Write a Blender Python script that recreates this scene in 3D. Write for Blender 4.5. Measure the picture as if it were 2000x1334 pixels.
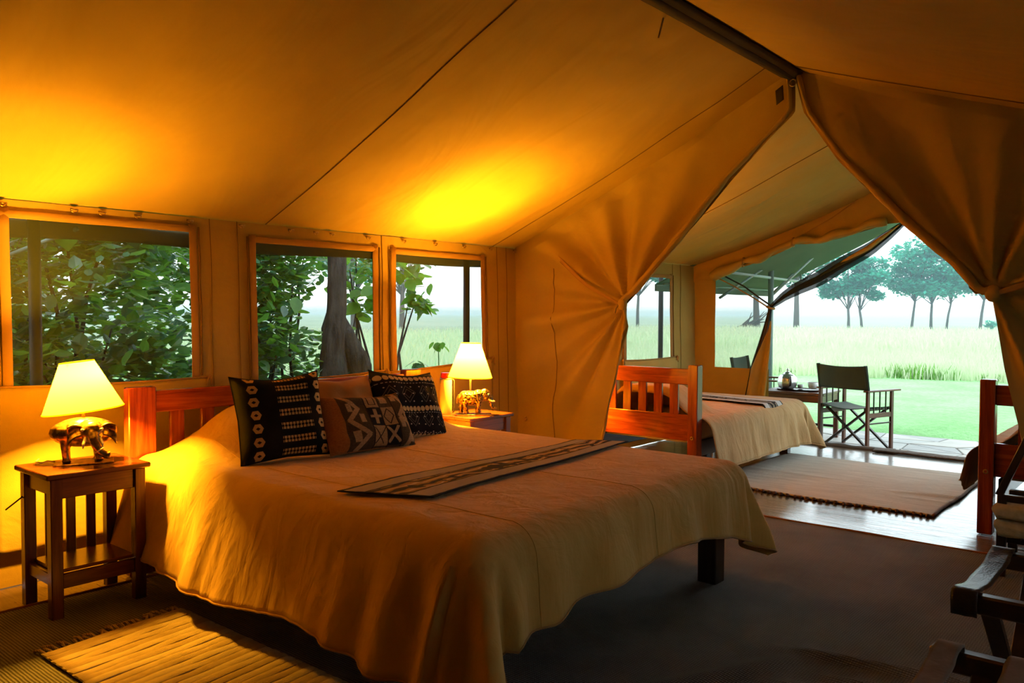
import bpy, bmesh, math, random
from mathutils import Vector, Matrix, noise as mnoise
import numpy as np

for _o in list(bpy.data.objects):
    bpy.data.objects.remove(_o)
SC = bpy.context.scene
COL = SC.collection
PI = math.pi

# ------------------------------------------------------------------ camera
YAW, PITCH, ROLL, FPX = 0.70722, 0.03384, 0.0040, 1600.0
def cam_axes():
    cy, sy = math.cos(YAW), math.sin(YAW)
    M = np.array([[sy, -cy, 0], [0, 0, -1], [cy, sy, 0]])
    P = np.array([[1, 0, 0], [0, math.cos(PITCH), -math.sin(PITCH)], [0, math.sin(PITCH), math.cos(PITCH)]])
    Q = np.array([[math.cos(ROLL), -math.sin(ROLL), 0], [math.sin(ROLL), math.cos(ROLL), 0], [0, 0, 1]])
    return Q @ P @ M
_A = cam_axes()
camd = bpy.data.cameras.new('camera')
camd.lens = FPX / 2000 * 36
camd.sensor_width = 36
camd.clip_start = 0.05
camd.clip_end = 6000
cam = bpy.data.objects.new('camera', camd)
COL.objects.link(cam)
mw = Matrix.Identity(4)
for i in range(3):
    mw[i][0] = _A[0][i]; mw[i][1] = -_A[1][i]; mw[i][2] = -_A[2][i]
mw[0][3], mw[1][3], mw[2][3] = 0, 0, 1.35
cam.matrix_world = mw
SC.camera = cam

# ------------------------------------------------------------------ sky, exposure
world = bpy.data.worlds.new('overcast_sky')
SC.world = world
world.use_nodes = True
_bg = world.node_tree.nodes['Background']
_bg.inputs[0].default_value = (0.80, 0.95, 1.0, 1)
_bg.inputs[1].default_value = 2.3
SC.view_settings.view_transform = 'Standard'
SC.view_settings.look = 'None'
SC.view_settings.exposure = 0.68
SC.view_settings.gamma = 1.0
SC.view_settings.use_curve_mapping = False
LAMP_COL = (1.0, 0.43, 0.020)
LAMP_W = 460.0
try:
    SC.cycles.max_bounces = 8
    SC.cycles.diffuse_bounces = 4
    SC.cycles.transparent_max_bounces = 24
    SC.cycles.sample_clamp_indirect = 6.0
    SC.cycles.caustics_reflective = False
    SC.cycles.caustics_refractive = False
    SC.cycles.use_denoising = True
    SC.cycles.volume_bounces = 3
except Exception:
    pass

# ------------------------------------------------------------------ node expression helper
class X:
    def __init__(s, nt, sock): s.nt, s.s = nt, sock
    def _m(s, op, *a, clamp=False):
        n = s.nt.nodes.new('ShaderNodeMath'); n.operation = op; n.use_clamp = clamp
        for i, v in enumerate((s,) + a):
            if isinstance(v, X): s.nt.links.new(v.s, n.inputs[i])
            else: n.inputs[i].default_value = v
        return X(s.nt, n.outputs[0])
    def __add__(s, o): return s._m('ADD', o)
    __radd__ = __add__
    def __sub__(s, o): return s._m('SUBTRACT', o)
    def __mul__(s, o): return s._m('MULTIPLY', o)
    __rmul__ = __mul__
    def __truediv__(s, o): return s._m('DIVIDE', o)
    def __lt__(s, o): return s._m('LESS_THAN', o)
    def __gt__(s, o): return s._m('GREATER_THAN', o)
    def abs(s): return s._m('ABSOLUTE')
    def frac(s): return s._m('FRACT')
    def mx(s, o): return s._m('MAXIMUM', o)
    def mn(s, o): return s._m('MINIMUM', o)
    def sin(s): return s._m('SINE')
    def clamp(s): return s._m('ADD', 0.0, clamp=True)

def rng(v, a, b): return (v > a) * (v < b)

class Mat:
    """one principled material with helpers for procedural colour and relief"""
    def __init__(s, name, col=(.5, .5, .5), rough=.7, spec=.3, metal=0.0):
        s.m = bpy.data.materials.new(name); s.m.use_nodes = True
        s.nt = s.m.node_tree; s.N = s.nt.nodes; s.L = s.nt.links
        s.b = s.N['Principled BSDF']; s.out = s.N['Material Output']
        s.b.inputs['Base Color'].default_value = (*col, 1)
        s.b.inputs['Roughness'].default_value = rough
        s.b.inputs['Specular IOR Level'].default_value = spec
        s.b.inputs['Metallic'].default_value = metal
        s.col = None; s.base = col
    def coord(s, kind='Object', scale=(1, 1, 1), rot=(0, 0, 0), loc=(0, 0, 0)):
        t = s.N.new('ShaderNodeTexCoord'); mp = s.N.new('ShaderNodeMapping')
        mp.inputs['Scale'].default_value = scale; mp.inputs['Rotation'].default_value = rot
        mp.inputs['Location'].default_value = loc
        s.L.new(t.outputs[kind], mp.inputs['Vector']); return mp.outputs[0]
    def xyz(s, vec):
        n = s.N.new('ShaderNodeSeparateXYZ'); s.L.new(vec, n.inputs[0])
        return X(s.nt, n.outputs[0]), X(s.nt, n.outputs[1]), X(s.nt, n.outputs[2])
    def noise(s, vec, scale=5, detail=3, rough=.5, dist=0):
        n = s.N.new('ShaderNodeTexNoise')
        n.inputs['Scale'].default_value = scale; n.inputs['Detail'].default_value = detail
        n.inputs['Roughness'].default_value = rough; n.inputs['Distortion'].default_value = dist
        s.L.new(vec, n.inputs['Vector']); return X(s.nt, n.outputs[0])
    def wave(s, vec, scale=5, dist=0, detail=2, dscale=1, bdir='X', kind='BANDS'):
        n = s.N.new('ShaderNodeTexWave'); n.wave_type = kind
        if kind == 'BANDS': n.bands_direction = bdir
        n.inputs['Scale'].default_value = scale; n.inputs['Distortion'].default_value = dist
        n.inputs['Detail'].default_value = detail; n.inputs['Detail Scale'].default_value = dscale
        s.L.new(vec, n.inputs['Vector']); return X(s.nt, n.outputs['Fac'])
    def voro(s, vec, scale=5, feature='F1'):
        n = s.N.new('ShaderNodeTexVoronoi'); n.feature = feature
        n.inputs['Scale'].default_value = scale
        s.L.new(vec, n.inputs['Vector']); return X(s.nt, n.outputs['Distance'])
    def ramp(s, fac, stops):
        n = s.N.new('ShaderNodeValToRGB'); e = n.color_ramp.elements
        while len(e) < len(stops): e.new(0.5)
        for i, (p, c) in enumerate(stops):
            e[i].position = p; e[i].color = (*c, 1)
        s.L.new(fac.s, n.inputs[0]); return n.outputs[0]
    def mix(s, fac, a, b):
        n = s.N.new('ShaderNodeMix'); n.data_type = 'RGBA'
        if isinstance(fac, X): s.L.new(fac.s, n.inputs[0])
        else: n.inputs[0].default_value = fac
        for i, v in ((6, a), (7, b)):
            if isinstance(v, tuple): n.inputs[i].default_value = (*v, 1)
            else: s.L.new(v, n.inputs[i])
        return n.outputs[2]
    def setcol(s, sock): s.L.new(sock, s.b.inputs['Base Color']); s.col = sock; return s
    def setrough(s, x): s.L.new(x.s, s.b.inputs['Roughness']); return s
    def bump(s, h, strength=.3, dist=.01):
        n = s.N.new('ShaderNodeBump'); n.inputs['Strength'].default_value = strength
        n.inputs['Distance'].default_value = dist
        s.L.new(h.s, n.inputs['Height']); s.L.new(n.outputs[0], s.b.inputs['Normal']); return s
    def vary(s, vec, scale, a, b, detail=3, dist=0):
        return s.setcol(s.ramp(s.noise(vec, scale, detail, .55, dist), [(.3, a), (.7, b)]))
    def translucent(s, fac, col):
        t = s.N.new('ShaderNodeBsdfTranslucent'); t.inputs[0].default_value = (*col, 1)
        mx = s.N.new('ShaderNodeMixShader'); mx.inputs[0].default_value = fac
        s.L.new(s.b.outputs[0], mx.inputs[1]); s.L.new(t.outputs[0], mx.inputs[2])
        s.L.new(mx.outputs[0], s.out.inputs[0]); return s
    def see_through(s, fac, tint=(1, 1, 1)):
        t = s.N.new('ShaderNodeBsdfTransparent'); t.inputs[0].default_value = (*tint, 1)
        mx = s.N.new('ShaderNodeMixShader')
        if isinstance(fac, X): s.L.new(fac.s, mx.inputs[0])
        else: mx.inputs[0].default_value = fac
        s.L.new(s.b.outputs[0], mx.inputs[1]); s.L.new(t.outputs[0], mx.inputs[2])
        s.L.new(mx.outputs[0], s.out.inputs[0]); return s

MT = {}
def canvas(name, a, b, wr=.35):
    m = Mat(name, a, .85, .15); v = m.coord()
    m.vary(v, 2.2, a, b, 4)
    h = m.noise(v, 3.0, 4, .55, .6) * 1.0 + m.noise(v, 240, 1) * .05
    return m.bump(h, wr, .05)
MT['canvas'] = canvas('tan_canvas', (.40, .27, .065), (.46, .315, .08)).m
def roof_canvas(name, a, b):
    m = Mat(name, a, .85, .15); v = m.coord(); m.vary(v, 2.2, a, b, 4)
    c1 = m.noise(m.coord('Object', (1.0, .42, .42), (0, 0, .5)), 1.5, 3, .5, 1.6)
    c2 = m.noise(m.coord('Object', (1.3, .4, .4), (0, 0, -.45)), 1.8, 2, .45, 1.2)
    m.bump(c1 + c2 * .7 + m.noise(v, 240, 1) * .012, .6, .06); return m
MT['canvas_roof'] = roof_canvas('tan_roof_canvas', (.43, .285, .055), (.47, .315, .068)).m
MT['canvas_trim'] = canvas('canvas_binding', (.34, .19, .055), (.40, .23, .07), .2).m
MT['canvas_dark'] = canvas('dark_brown_canvas', (.035, .024, .014), (.05, .034, .02), .2).m
MT['fly'] = canvas('olive_fly_canvas', (.075, .062, .03), (.10, .082, .042), .2).m
MT['awning'] = canvas('green_awning_canvas', (.13, .18, .135), (.17, .22, .165), .2).translucent(.30, (.13, .20, .14)).m
MT['seam'] = Mat('seam_thread', (.16, .09, .025), .9, .1).m

def netting(name, fac, col):
    m = Mat(name, col, .8, .1); v = m.coord('UV')
    n = m.noise(m.coord('Object', (1, 1, 1)), 1.4, 2) * .10 + (fac - .05)
    m.see_through(n); return m.m
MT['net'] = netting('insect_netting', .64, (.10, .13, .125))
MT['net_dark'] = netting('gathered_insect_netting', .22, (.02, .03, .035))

def wood(name, dark, mid, light, rough=.28, axis='Z', sc=1.0):
    m = Mat(name, mid, rough, .5)
    st = {'X': (.6, 9, 9), 'Y': (9, .6, 9), 'Z': (9, 9, .6)}[axis]
    v = m.coord('Object', tuple(k * sc for k in st))
    n = m.noise(v, 2.0, 5, .6, 1.2)
    f = m.noise(v, 11, 3, .6)
    m.setcol(m.ramp(n * .75 + f * .25, [(.32, dark), (.5, mid), (.68, light)]))
    return m.bump(n + f * .5, .08, .01)
RW = ((.10, .012, .004), (.23, .035, .009), (.36, .075, .018))
for ax in 'XYZ':
    MT['redwood' + ax] = wood('red_wood_along_' + ax.lower(), *RW, rough=.25, axis=ax).m
    MT['brownwood' + ax] = wood('brown_wood_along_' + ax.lower(), (.048, .011, .004), (.105, .028, .009), (.165, .05, .016), rough=.25, axis=ax).m
    MT['darkwood' + ax] = wood('dark_wood_along_' + ax.lower(), (.010, .005, .003), (.024, .012, .007), (.045, .022, .013), rough=.28, axis=ax).m
    MT['chairwood' + ax] = wood('chair_wood_along_' + ax.lower(), (.05, .016, .008), (.11, .035, .017), (.17, .06, .03), rough=.35, axis=ax).m

def fabric(name, a, b, bumpk=.25, scale=5, weave=420, rough=.9, sheen=True):
    m = Mat(name, a, rough, .15); v = m.coord()
    m.vary(v, scale, a, b, 4)
    h = m.noise(v, 7, 4, .55, .5) + m.noise(v, weave, 1) * .06
    if sheen: m.b.inputs['Sheen Weight'].default_value = .15
    return m.bump(h, bumpk, .02)
def spread_cloth(name, a, b):
    m = Mat(name, a, .9, .15); v = m.coord(); m.vary(v, 5, a, b, 4)
    m.b.inputs['Sheen Weight'].default_value = .12
    c = m.noise(m.coord('Object', (5, 5, 1.0)), 1.7, 3, .5, .8); d = m.noise(m.coord('Object', (3, 6, 3)), 1.6, 4, .55, 1.0)
    return m.bump(c + d * .6 + m.noise(v, 420, 1) * .04, .5, .03)
MT['spread'] = spread_cloth('golden_tan_bedspread_cloth', (.56, .345, .085), (.64, .40, .105)).m
MT['spread_hem'] = fabric('bedspread_hem_cloth', (.36, .20, .065), (.42, .24, .085), .2).m
MT['spread_twin'] = spread_cloth('tan_bedspread_cloth', (.48, .30, .13), (.57, .37, .165)).m
MT['tan_cushion'] = fabric('ochre_cushion_cloth', (.33, .155, .04), (.40, .20, .055), .25, 6).m
MT['mattress'] = fabric('cream_mattress_ticking', (.55, .48, .36), (.6, .52, .4), .1).m
MT['towel'] = fabric('green_beige_towelling', (.34, .30, .15), (.46, .42, .24), .9, 30, 160).m
MT['green_canvas'] = fabric('green_chair_canvas', (.030, .052, .038), (.045, .07, .052), .1).m
MT['strap_canvas'] = fabric('grey_webbing', (.10, .078, .055), (.14, .11, .08), .3, 20, 300).m
m = Mat('black_leather', (.012, .009, .008), .33, .5); v = m.coord()
m.bump(m.voro(v, 160) * .5 + m.noise(v, 22, 4), .25, .006); MT['leather'] = m.m

m = Mat('brass', (.62, .40, .13), .28, .5, 1.0); v = m.coord()
m.setcol(m.ramp(m.noise(v, 40, 4), [(.35, (.16, .085, .025)), (.6, (.62, .40, .14))]))
m.bump(m.noise(v, 60, 3), .35, .004); MT['brass'] = m.m
m = Mat('carved_bronze', (.45, .28, .09), .33, .5, 1.0); v = m.coord()
m.setcol(m.ramp(m.voro(v, 70), [(.15, (.04, .02, .008)), (.6, (.40, .25, .09))]))
m.bump(m.voro(v, 70), .8, .006); MT['bronze'] = m.m
MT['ivory'] = Mat('ivory_enamel', (.75, .66, .48), .3, .5).m
m = Mat('cream_lampshade_paper', (.88, .78, .55), .8, .2); MT['shade'] = m.translucent(.9, (.98, .84, .10)).m
m = Mat('glass_bulb', (1, 1, 1), .3, .2)
m.b.inputs['Emission Color'].default_value = (*LAMP_COL, 1); m.b.inputs['Emission Strength'].default_value = 30; MT['bulb'] = m.m
MT['cream_plastic'] = Mat('cream_flex', (.62, .52, .34), .5, .4).m
MT['black_plastic'] = Mat('black_flex', (.012, .010, .009), .5, .4).m
m = Mat('beige_flask_enamel', (.46, .40, .24), .35, .5); MT['flask'] = m.m
MT['red_plastic'] = Mat('red_flask_cap', (.62, .015, .015), .35, .5).m
MT['steel'] = Mat('dull_steel', (.35, .35, .34), .4, .5, 1.0).m
MT['dark_steel'] = Mat('dark_painted_steel', (.012, .010, .009), .6, .3).m
MT['grey_steel'] = Mat('grey_green_painted_steel', (.16, .22, .20), .5, .4).m
MT['bright_steel'] = Mat('pale_painted_steel', (.42, .50, .48), .45, .4).m
MT['silver'] = Mat('silver_plate', (.62, .62, .60), .28, .5, 1.0).m
MT['china'] = Mat('white_china', (.78, .80, .80), .2, .5).m
MT['tray'] = Mat('dark_lacquer_tray', (.035, .014, .012), .25, .5).m

# groundsheet: shiny brown plastic with long wrinkles
m = Mat('brown_vinyl_groundsheet', (.16, .105, .07), .24, .35); m.b.inputs['Coat Weight'].default_value = .7; m.b.inputs['Coat IOR'].default_value = 1.45; m.b.inputs['Coat Roughness'].default_value = .14; v = m.coord('Object', (6, .9, 1), (0, 0, .12))
m.vary(m.coord(), 1.3, (.13, .085, .055), (.19, .13, .09))
m.bump(m.noise(v, 2.2, 4, .55, .7) + m.noise(m.coord(), 5, 3) * .4, .5, .03); MT['groundsheet'] = m.m
# woven carpet
m = Mat('brown_grey_sisal_carpet', (.06, .045, .032), .95, .1); v = m.coord()
w = m.wave(v, 26, .8, 1, 1, 'X') * (m.wave(v, 30, .8, 1, 1, 'Y') * .6 + .4)
m.setcol(m.ramp(w * .6 + m.noise(v, 2.5, 4) * .55, [(.15, (.060, .060, .056)), (.45, (.155, .150, .137)), (.8, (.30, .29, .265))]))
m.bump(w + m.noise(v, 60, 2) * .6, .7, .012); MT['carpet'] = m.m
m = Mat('carpet_piping', (.22, .085, .03), .8, .2); MT['piping'] = m.m
# beige rug
m = Mat('beige_wool_rug', (.36, .30, .22), .95, .1); v = m.coord()
w = m.wave(v, 40, 1.2, 2, 1, 'X')
m.setcol(m.ramp(w * .35 + m.noise(m.coord('Object', (6, 1, 1)), 3, 4) * .7, [(.25, (.42, .38, .32)), (.55, (.62, .58, .50)), (.8, (.70, .66, .58))]))
m.bump(w + m.noise(v, 25, 3), .5, .015); MT['beige_rug'] = m.m
MT['rug_hem'] = fabric('brown_rug_binding', (.10, .045, .02), (.16, .07, .03), .4, 30).m
# cream rag rug rows, three wear tones
for i, (a, b) in enumerate((((.50, .38, .20), (.62, .48, .27)), ((.44, .32, .16), (.55, .42, .23)), ((.56, .44, .25), (.66, .53, .32)))):
    mm = Mat('cream_cotton_rag_%s' % 'abc'[i], a, .95, .1); v = mm.coord()
    mm.vary(v, 14, a, b); mm.bump(mm.wave(mm.coord('Object', (1, 1, 1)), 75, 1.5, 2, 1, 'X') + mm.noise(v, 70, 2), .6, .01)
    MT['rag%d' % i] = mm.m
MT['coir'] = fabric('brown_coir_matting', (.06, .04, .026), (.11, .075, .05), 1.0, 40, 120).m
# outdoors
m = Mat('mown_lawn_grass', (.2, .42, .14), .9, .1); v = m.coord()
m.setcol(m.ramp(m.noise(v, .9, 5) * .5 + m.noise(v, 14, 4) * .5, [(.3, (.17, .36, .13)), (.5, (.25, .50, .20)), (.72, (.36, .60, .30))]))
m.bump(m.noise(v, 30, 4), .9, .05); MT['lawn'] = m.m
m = Mat('pale_grassland', (.35, .42, .2), .95, .05); v = m.coord()
m.setcol(m.ramp(m.noise(m.coord('Object', (.3, .05, 1)), .35, 6, .6) * .6 + m.noise(v, .25, 5) * .4, [(.3, (.20, .27, .17)), (.5, (.27, .33, .22)), (.72, (.34, .37, .28))]))
MT['plain'] = m.m
m = Mat('pale_seeding_grass', (.42, .52, .27), .95, .05); v = m.coord()
m.vary(v, .8, (.42, .52, .32), (.60, .62, .45)); m.translucent(.4, (.62, .70, .46)); MT['blades'] = m.m
for i, (a, b) in enumerate((((.10, .085, .07), (.16, .13, .105)), ((.30, .31, .30), (.42, .42, .40)), ((.36, .34, .31), (.48, .46, .42)), ((.26, .26, .26), (.36, .36, .35)))):
    mm = Mat('flagstone_%s' % 'abcd'[i], a, .6, .4); v = mm.coord()
    mm.vary(v, 3, a, b); mm.bump(mm.noise(v, 9, 5), .35, .02); MT['stone%d' % i] = mm.m
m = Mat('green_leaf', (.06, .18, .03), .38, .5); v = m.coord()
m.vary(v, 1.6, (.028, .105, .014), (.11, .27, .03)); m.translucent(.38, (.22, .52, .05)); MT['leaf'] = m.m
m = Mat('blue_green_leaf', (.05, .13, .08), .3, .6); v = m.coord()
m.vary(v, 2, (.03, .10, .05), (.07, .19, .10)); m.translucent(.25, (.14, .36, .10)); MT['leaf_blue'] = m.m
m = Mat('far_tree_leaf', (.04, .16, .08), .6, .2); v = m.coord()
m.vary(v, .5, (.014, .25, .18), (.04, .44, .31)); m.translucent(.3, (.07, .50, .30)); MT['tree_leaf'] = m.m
m = Mat('grey_bark', (.06, .05, .045), .9, .1); v = m.coord('Object', (6, 6, 1.2))
m.vary(v, 3, (.030, .026, .024), (.095, .085, .078)); m.bump(m.noise(v, 5, 5, .6), 1.0, .05); MT['bark'] = m.m
m = Mat('far_tree_bark', (.10, .08, .07), .9, .1); MT['tree_bark'] = m.m
m = Mat('blue_green_hill_scrub', (.16, .22, .16), .95, .05); v = m.coord()
m.vary(v, .01, (.12, .19, .12), (.22, .27, .18)); MT['hill'] = m.m

# ------------------------------------------------------------------ geometry helpers
def chamfer_box(c, s, ch=.004, R=None):
    hx, hy, hz = [max(k / 2, 1e-4) for k in s]
    ch = min(ch, hx * .45, hy * .45, hz * .45)
    vs = []; idx = {}
    for sx in (-1, 1):
        for sy in (-1, 1):
            for sz in (-1, 1):
                for ax in range(3):
                    p = [sx * (hx - ch), sy * (hy - ch), sz * (hz - ch)]
                    p[ax] = (sx * hx, sy * hy, sz * hz)[ax]
                    idx[(sx, sy, sz, ax)] = len(vs); vs.append(Vector(p))
    fs = []
    for ax in range(3):
        o = [k for k in range(3) if k != ax]
        for sg in (-1, 1):
            loop = []
            for (a, b) in ((-1, -1), (1, -1), (1, 1), (-1, 1)):
                k = [0, 0, 0]; k[ax] = sg; k[o[0]] = a; k[o[1]] = b
                loop.append(idx[(k[0], k[1], k[2], ax)])
            fs.append(loop)
    for ax in range(3):
        o = [k for k in range(3) if k != ax]
        for a in (-1, 1):
            for b in (-1, 1):
                lo = [0, 0, 0]; hi = [0, 0, 0]
                lo[ax] = -1; hi[ax] = 1
                lo[o[0]] = hi[o[0]] = a; lo[o[1]] = hi[o[1]] = b
                fs.append([idx[(*lo, o[0])], idx[(*hi, o[0])], idx[(*hi, o[1])], idx[(*lo, o[1])]])
    for sx in (-1, 1):
        for sy in (-1, 1):
            for sz in (-1, 1):
                fs.append([idx[(sx, sy, sz, 0)], idx[(sx, sy, sz, 1)], idx[(sx, sy, sz, 2)]])
    c = Vector(c)
    vs = [(R @ p if R is not None else p) + c for p in vs]
    out = []
    cen = sum(vs, Vector()) / len(vs)
    for f in fs:
        n = (vs[f[1]] - vs[f[0]]).cross(vs[f[2]] - vs[f[0]])
        mid = sum((vs[k] for k in f), Vector()) / len(f)
        out.append(f if n.dot(mid - cen) > 0 else f[::-1])
    return vs, out

class B:
    """collects the geometry of one mesh object"""
    def __init__(s): s.v = []; s.f = []; s.uv = None
    def add(s, vs, fs):
        k = len(s.v); s.v += [tuple(p) for p in vs]; s.f += [[i + k for i in f] for f in fs]; return s
    def box(s, c, size, ch=.004, R=None): return s.add(*chamfer_box(c, size, ch, R))
    def bx(s, x0, x1, y0, y1, z0, z1, ch=.004):
        return s.box(((x0 + x1) / 2, (y0 + y1) / 2, (z0 + z1) / 2), (abs(x1 - x0), abs(y1 - y0), abs(z1 - z0)), ch)
    def bar(s, p0, p1, w, t, ch=.003, up=(0, 0, 1)):
        p0, p1 = Vector(p0), Vector(p1); d = p1 - p0; L = d.length; d.normalize()
        u = Vector(up)
        if abs(d.dot(u)) > .98: u = Vector((1, 0, 0))
        a = d.cross(u).normalized(); b = a.cross(d).normalized()
        R = Matrix((a, d, b)).transposed()
        return s.box((p0 + p1) / 2, (w, L, t), ch, R)
    def tube(s, path, rad, n=8, cap=True, flat=None):
        P = [Vector(p) for p in path]
        if not hasattr(rad, '__len__'): rad = [rad] * len(P)
        vs = []; fs = []; pa = None
        for i, p in enumerate(P):
            d = (P[min(i + 1, len(P) - 1)] - P[max(i - 1, 0)])
            d = d.normalized() if d.length > 1e-9 else Vector((0, 0, 1))
            if pa is None:
                u = Vector((0, 0, 1)) if abs(d.z) < .9 else Vector((1, 0, 0))
                a = d.cross(u).normalized()
            else:
                a = pa - d * pa.dot(d)
                a = a.normalized() if a.length > 1e-6 else d.orthogonal().normalized()
            pa = a; b = d.cross(a)
            for k in range(n):
                t = 2 * PI * k / n
                vs.append(p + a * (math.cos(t) * rad[i]) + b * (math.sin(t) * rad[i] * (flat or 1)))
        for i in range(len(P) - 1):
            for k in range(n):
                fs.append([i * n + k, i * n + (k + 1) % n, (i + 1) * n + (k + 1) % n, (i + 1) * n + k])
        if cap:
            fs.append(list(range(n))[::-1]); fs.append([(len(P) - 1) * n + k for k in range(n)])
        return s.add(vs, fs)
    def cyl(s, p0, p1, r0, r1=None, n=12): return s.tube([p0, p1], [r0, r0 if r1 is None else r1], n)
    def lathe(s, prof, c=(0, 0, 0), n=24, R=None):
        vs = []; fs = []; c = Vector(c)
        for (r, z) in prof:
            for k in range(n):
                t = 2 * PI * k / n; p = Vector((r * math.cos(t), r * math.sin(t), z))
                vs.append((R @ p if R is not None else p) + c)
        for i in range(len(prof) - 1):
            for k in range(n):
                fs.append([i * n + k, i * n + (k + 1) % n, (i + 1) * n + (k + 1) % n, (i + 1) * n + k])
        if prof[0][0] > 1e-5: pass
        return s.add(vs, fs)
    def ball(s, c, r, n=12, R=None):
        rx, ry, rz = r if hasattr(r, '__len__') else (r, r, r)
        vs = []; fs = []; c = Vector(c); m = n // 2
        for i in range(m + 1):
            a = PI * i / m
            for k in range(n):
                t = 2 * PI * k / n
                p = Vector((rx * math.sin(a) * math.cos(t), ry * math.sin(a) * math.sin(t), rz * math.cos(a)))
                vs.append((R @ p if R is not None else p) + c)
        for i in range(m):
            for k in range(n):
                fs.append([i * n + k, (i + 1) * n + k, (i + 1) * n + (k + 1) % n, i * n + (k + 1) % n])
        return s.add(vs, fs)
    def grid(s, fn, nu, nv, uv=True, skip=None):
        k = len(s.v); base = []
        for j in range(nv + 1):
            for i in range(nu + 1):
                s.v.append(tuple(fn(i / nu, j / nv)))
        for j in range(nv):
            for i in range(nu):
                if skip and skip(i, j): continue
                a = k + j * (nu + 1) + i
                s.f.append([a, a + 1, a + nu + 2, a + nu + 1])
        if uv:
            if s.uv is None: s.uv = {}
            for j in range(nv + 1):
                for i in range(nu + 1): s.uv[k + j * (nu + 1) + i] = (i / nu, j / nv)
        return s
    def solid(s, fn, nu, nv, thick):
        """closed sheet: fn gives the mid surface, thick is its thickness along the local normal"""
        P = [[Vector(fn(i / nu, j / nv)) for i in range(nu + 1)] for j in range(nv + 1)]
        k = len(s.v); w = nu + 1
        if s.uv is None: s.uv = {}
        for sg in (1, -1):
            for j in range(nv + 1):
                for i in range(nu + 1):
                    du = P[j][min(i + 1, nu)] - P[j][max(i - 1, 0)]
                    dv = P[min(j + 1, nv)][i] - P[max(j - 1, 0)][i]
                    n = du.cross(dv)
                    n = n.normalized() if n.length > 1e-12 else Vector((0, 0, 1))
                    s.uv[len(s.v)] = (i / nu, j / nv)
                    s.v.append(tuple(P[j][i] + n * (sg * thick / 2)))
        o = w * (nv + 1)
        for j in range(nv):
            for i in range(nu):
                a = k + j * w + i
                s.f.append([a, a + 1, a + w + 1, a + w])
                s.f.append([a + o, a + o + w, a + o + w + 1, a + o + 1])
        for i in range(nu):
            a = k + i; s.f.append([a, a + o, a + o + 1, a + 1])
            a = k + nv * w + i; s.f.append([a, a + 1, a + o + 1, a + o])
        for j in range(nv):
            a = k + j * w; s.f.append([a, a + w, a + o + w, a + o])
            a = k + j * w + nu; s.f.append([a, a + o, a + o + w, a + w])
        return s
    def mesh(s, name, mat, smooth=False, origin=(0, 0, 0)):
        me = bpy.data.meshes.new(name)
        o = Vector(origin)
        vv = [(p[0] - o.x, p[1] - o.y, p[2] - o.z) for p in s.v]
        me.from_pydata(vv, [], s.f)
        if s.uv is not None:
            lay = me.uv_layers.new(name='UVMap')
            li = np.empty(len(me.loops), dtype=np.int32); me.loops.foreach_get('vertex_index', li)
            arr = np.array([s.uv.get(i, (0, 0)) for i in range(len(vv))], dtype=np.float32)
            lay.data.foreach_set('uv', arr[li].ravel())
        me.materials.append(MT[mat] if isinstance(mat, str) else mat)
        if smooth:
            me.polygons.foreach_set('use_smooth', [True] * len(me.polygons))
            if smooth == 'auto':
                try: me.set_sharp_from_angle(angle=math.radians(38))
                except Exception: pass
        me.update()
        return me

def _name(o, parent, label):
    if parent is not None: o.parent = parent
    if label: o['label'] = label
    return o

def thing(name, label, cat, loc=(0, 0, 0), rz=0, group=None):
    o = bpy.data.objects.new(name, None); COL.objects.link(o)
    o.empty_display_size = .1
    o.location = loc; o.rotation_euler = (0, 0, rz)
    o['label'] = label; o['category'] = cat
    if group: o['group'] = group
    return o

def part(parent, name, b, mat, smooth=False, world=False, label=None, kind=None):
    """a mesh under its thing; world=True when b holds world coordinates (parent unrotated)"""
    og = (0, 0, 0)
    if world:
        q = parent
        og = Vector((0, 0, 0))
        while q is not None: og += Vector(q.location); q = q.parent
    o = bpy.data.objects.new(name, b.mesh(name, mat, smooth, og)); COL.objects.link(o)
    if kind: o['kind'] = kind
    return _name(o, parent, label)

def single(name, b, mat, label, cat, smooth=False, group=None, kind=None, origin=(0, 0, 0)):
    o = bpy.data.objects.new(name, b.mesh(name, mat, smooth, origin)); COL.objects.link(o); o.location = origin
    o['label'] = label; o['category'] = cat
    if group: o['group'] = group
    if kind: o['kind'] = kind
    return o

def struct(name, b, mat, label, cat, smooth=False):
    o = single(name, b, mat, label, cat, smooth); o['kind'] = 'structure'; return o

def copy_tree(o, parent=None):
    c = o.copy(); COL.objects.link(c)
    if parent is not None: c.parent = parent
    for ch in list(o.children): copy_tree(ch, c)
    return c

def sm(a, b, x):
    t = max(0.0, min(1.0, (x - a) / (b - a))) if a != b else float(x > a)
    return t * t * (3 - 2 * t)
def lerp(a, b, t): return a + (b - a) * t
def ip(x, pts):
    if x <= pts[0][0]: return pts[0][1]
    for (a, b) in zip(pts, pts[1:]):
        if x <= b[0]:
            t = (x - a[0]) / (b[0] - a[0]); return a[1] + (b[1] - a[1]) * t
    return pts[-1][1]
def ip2(x, pts):
    return ip(x, [(p[0], p[1]) for p in pts]), ip(x, [(p[0], p[2]) for p in pts])
def nz(x, y, z=0.0): return mnoise.noise(Vector((x, y, z)))

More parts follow.
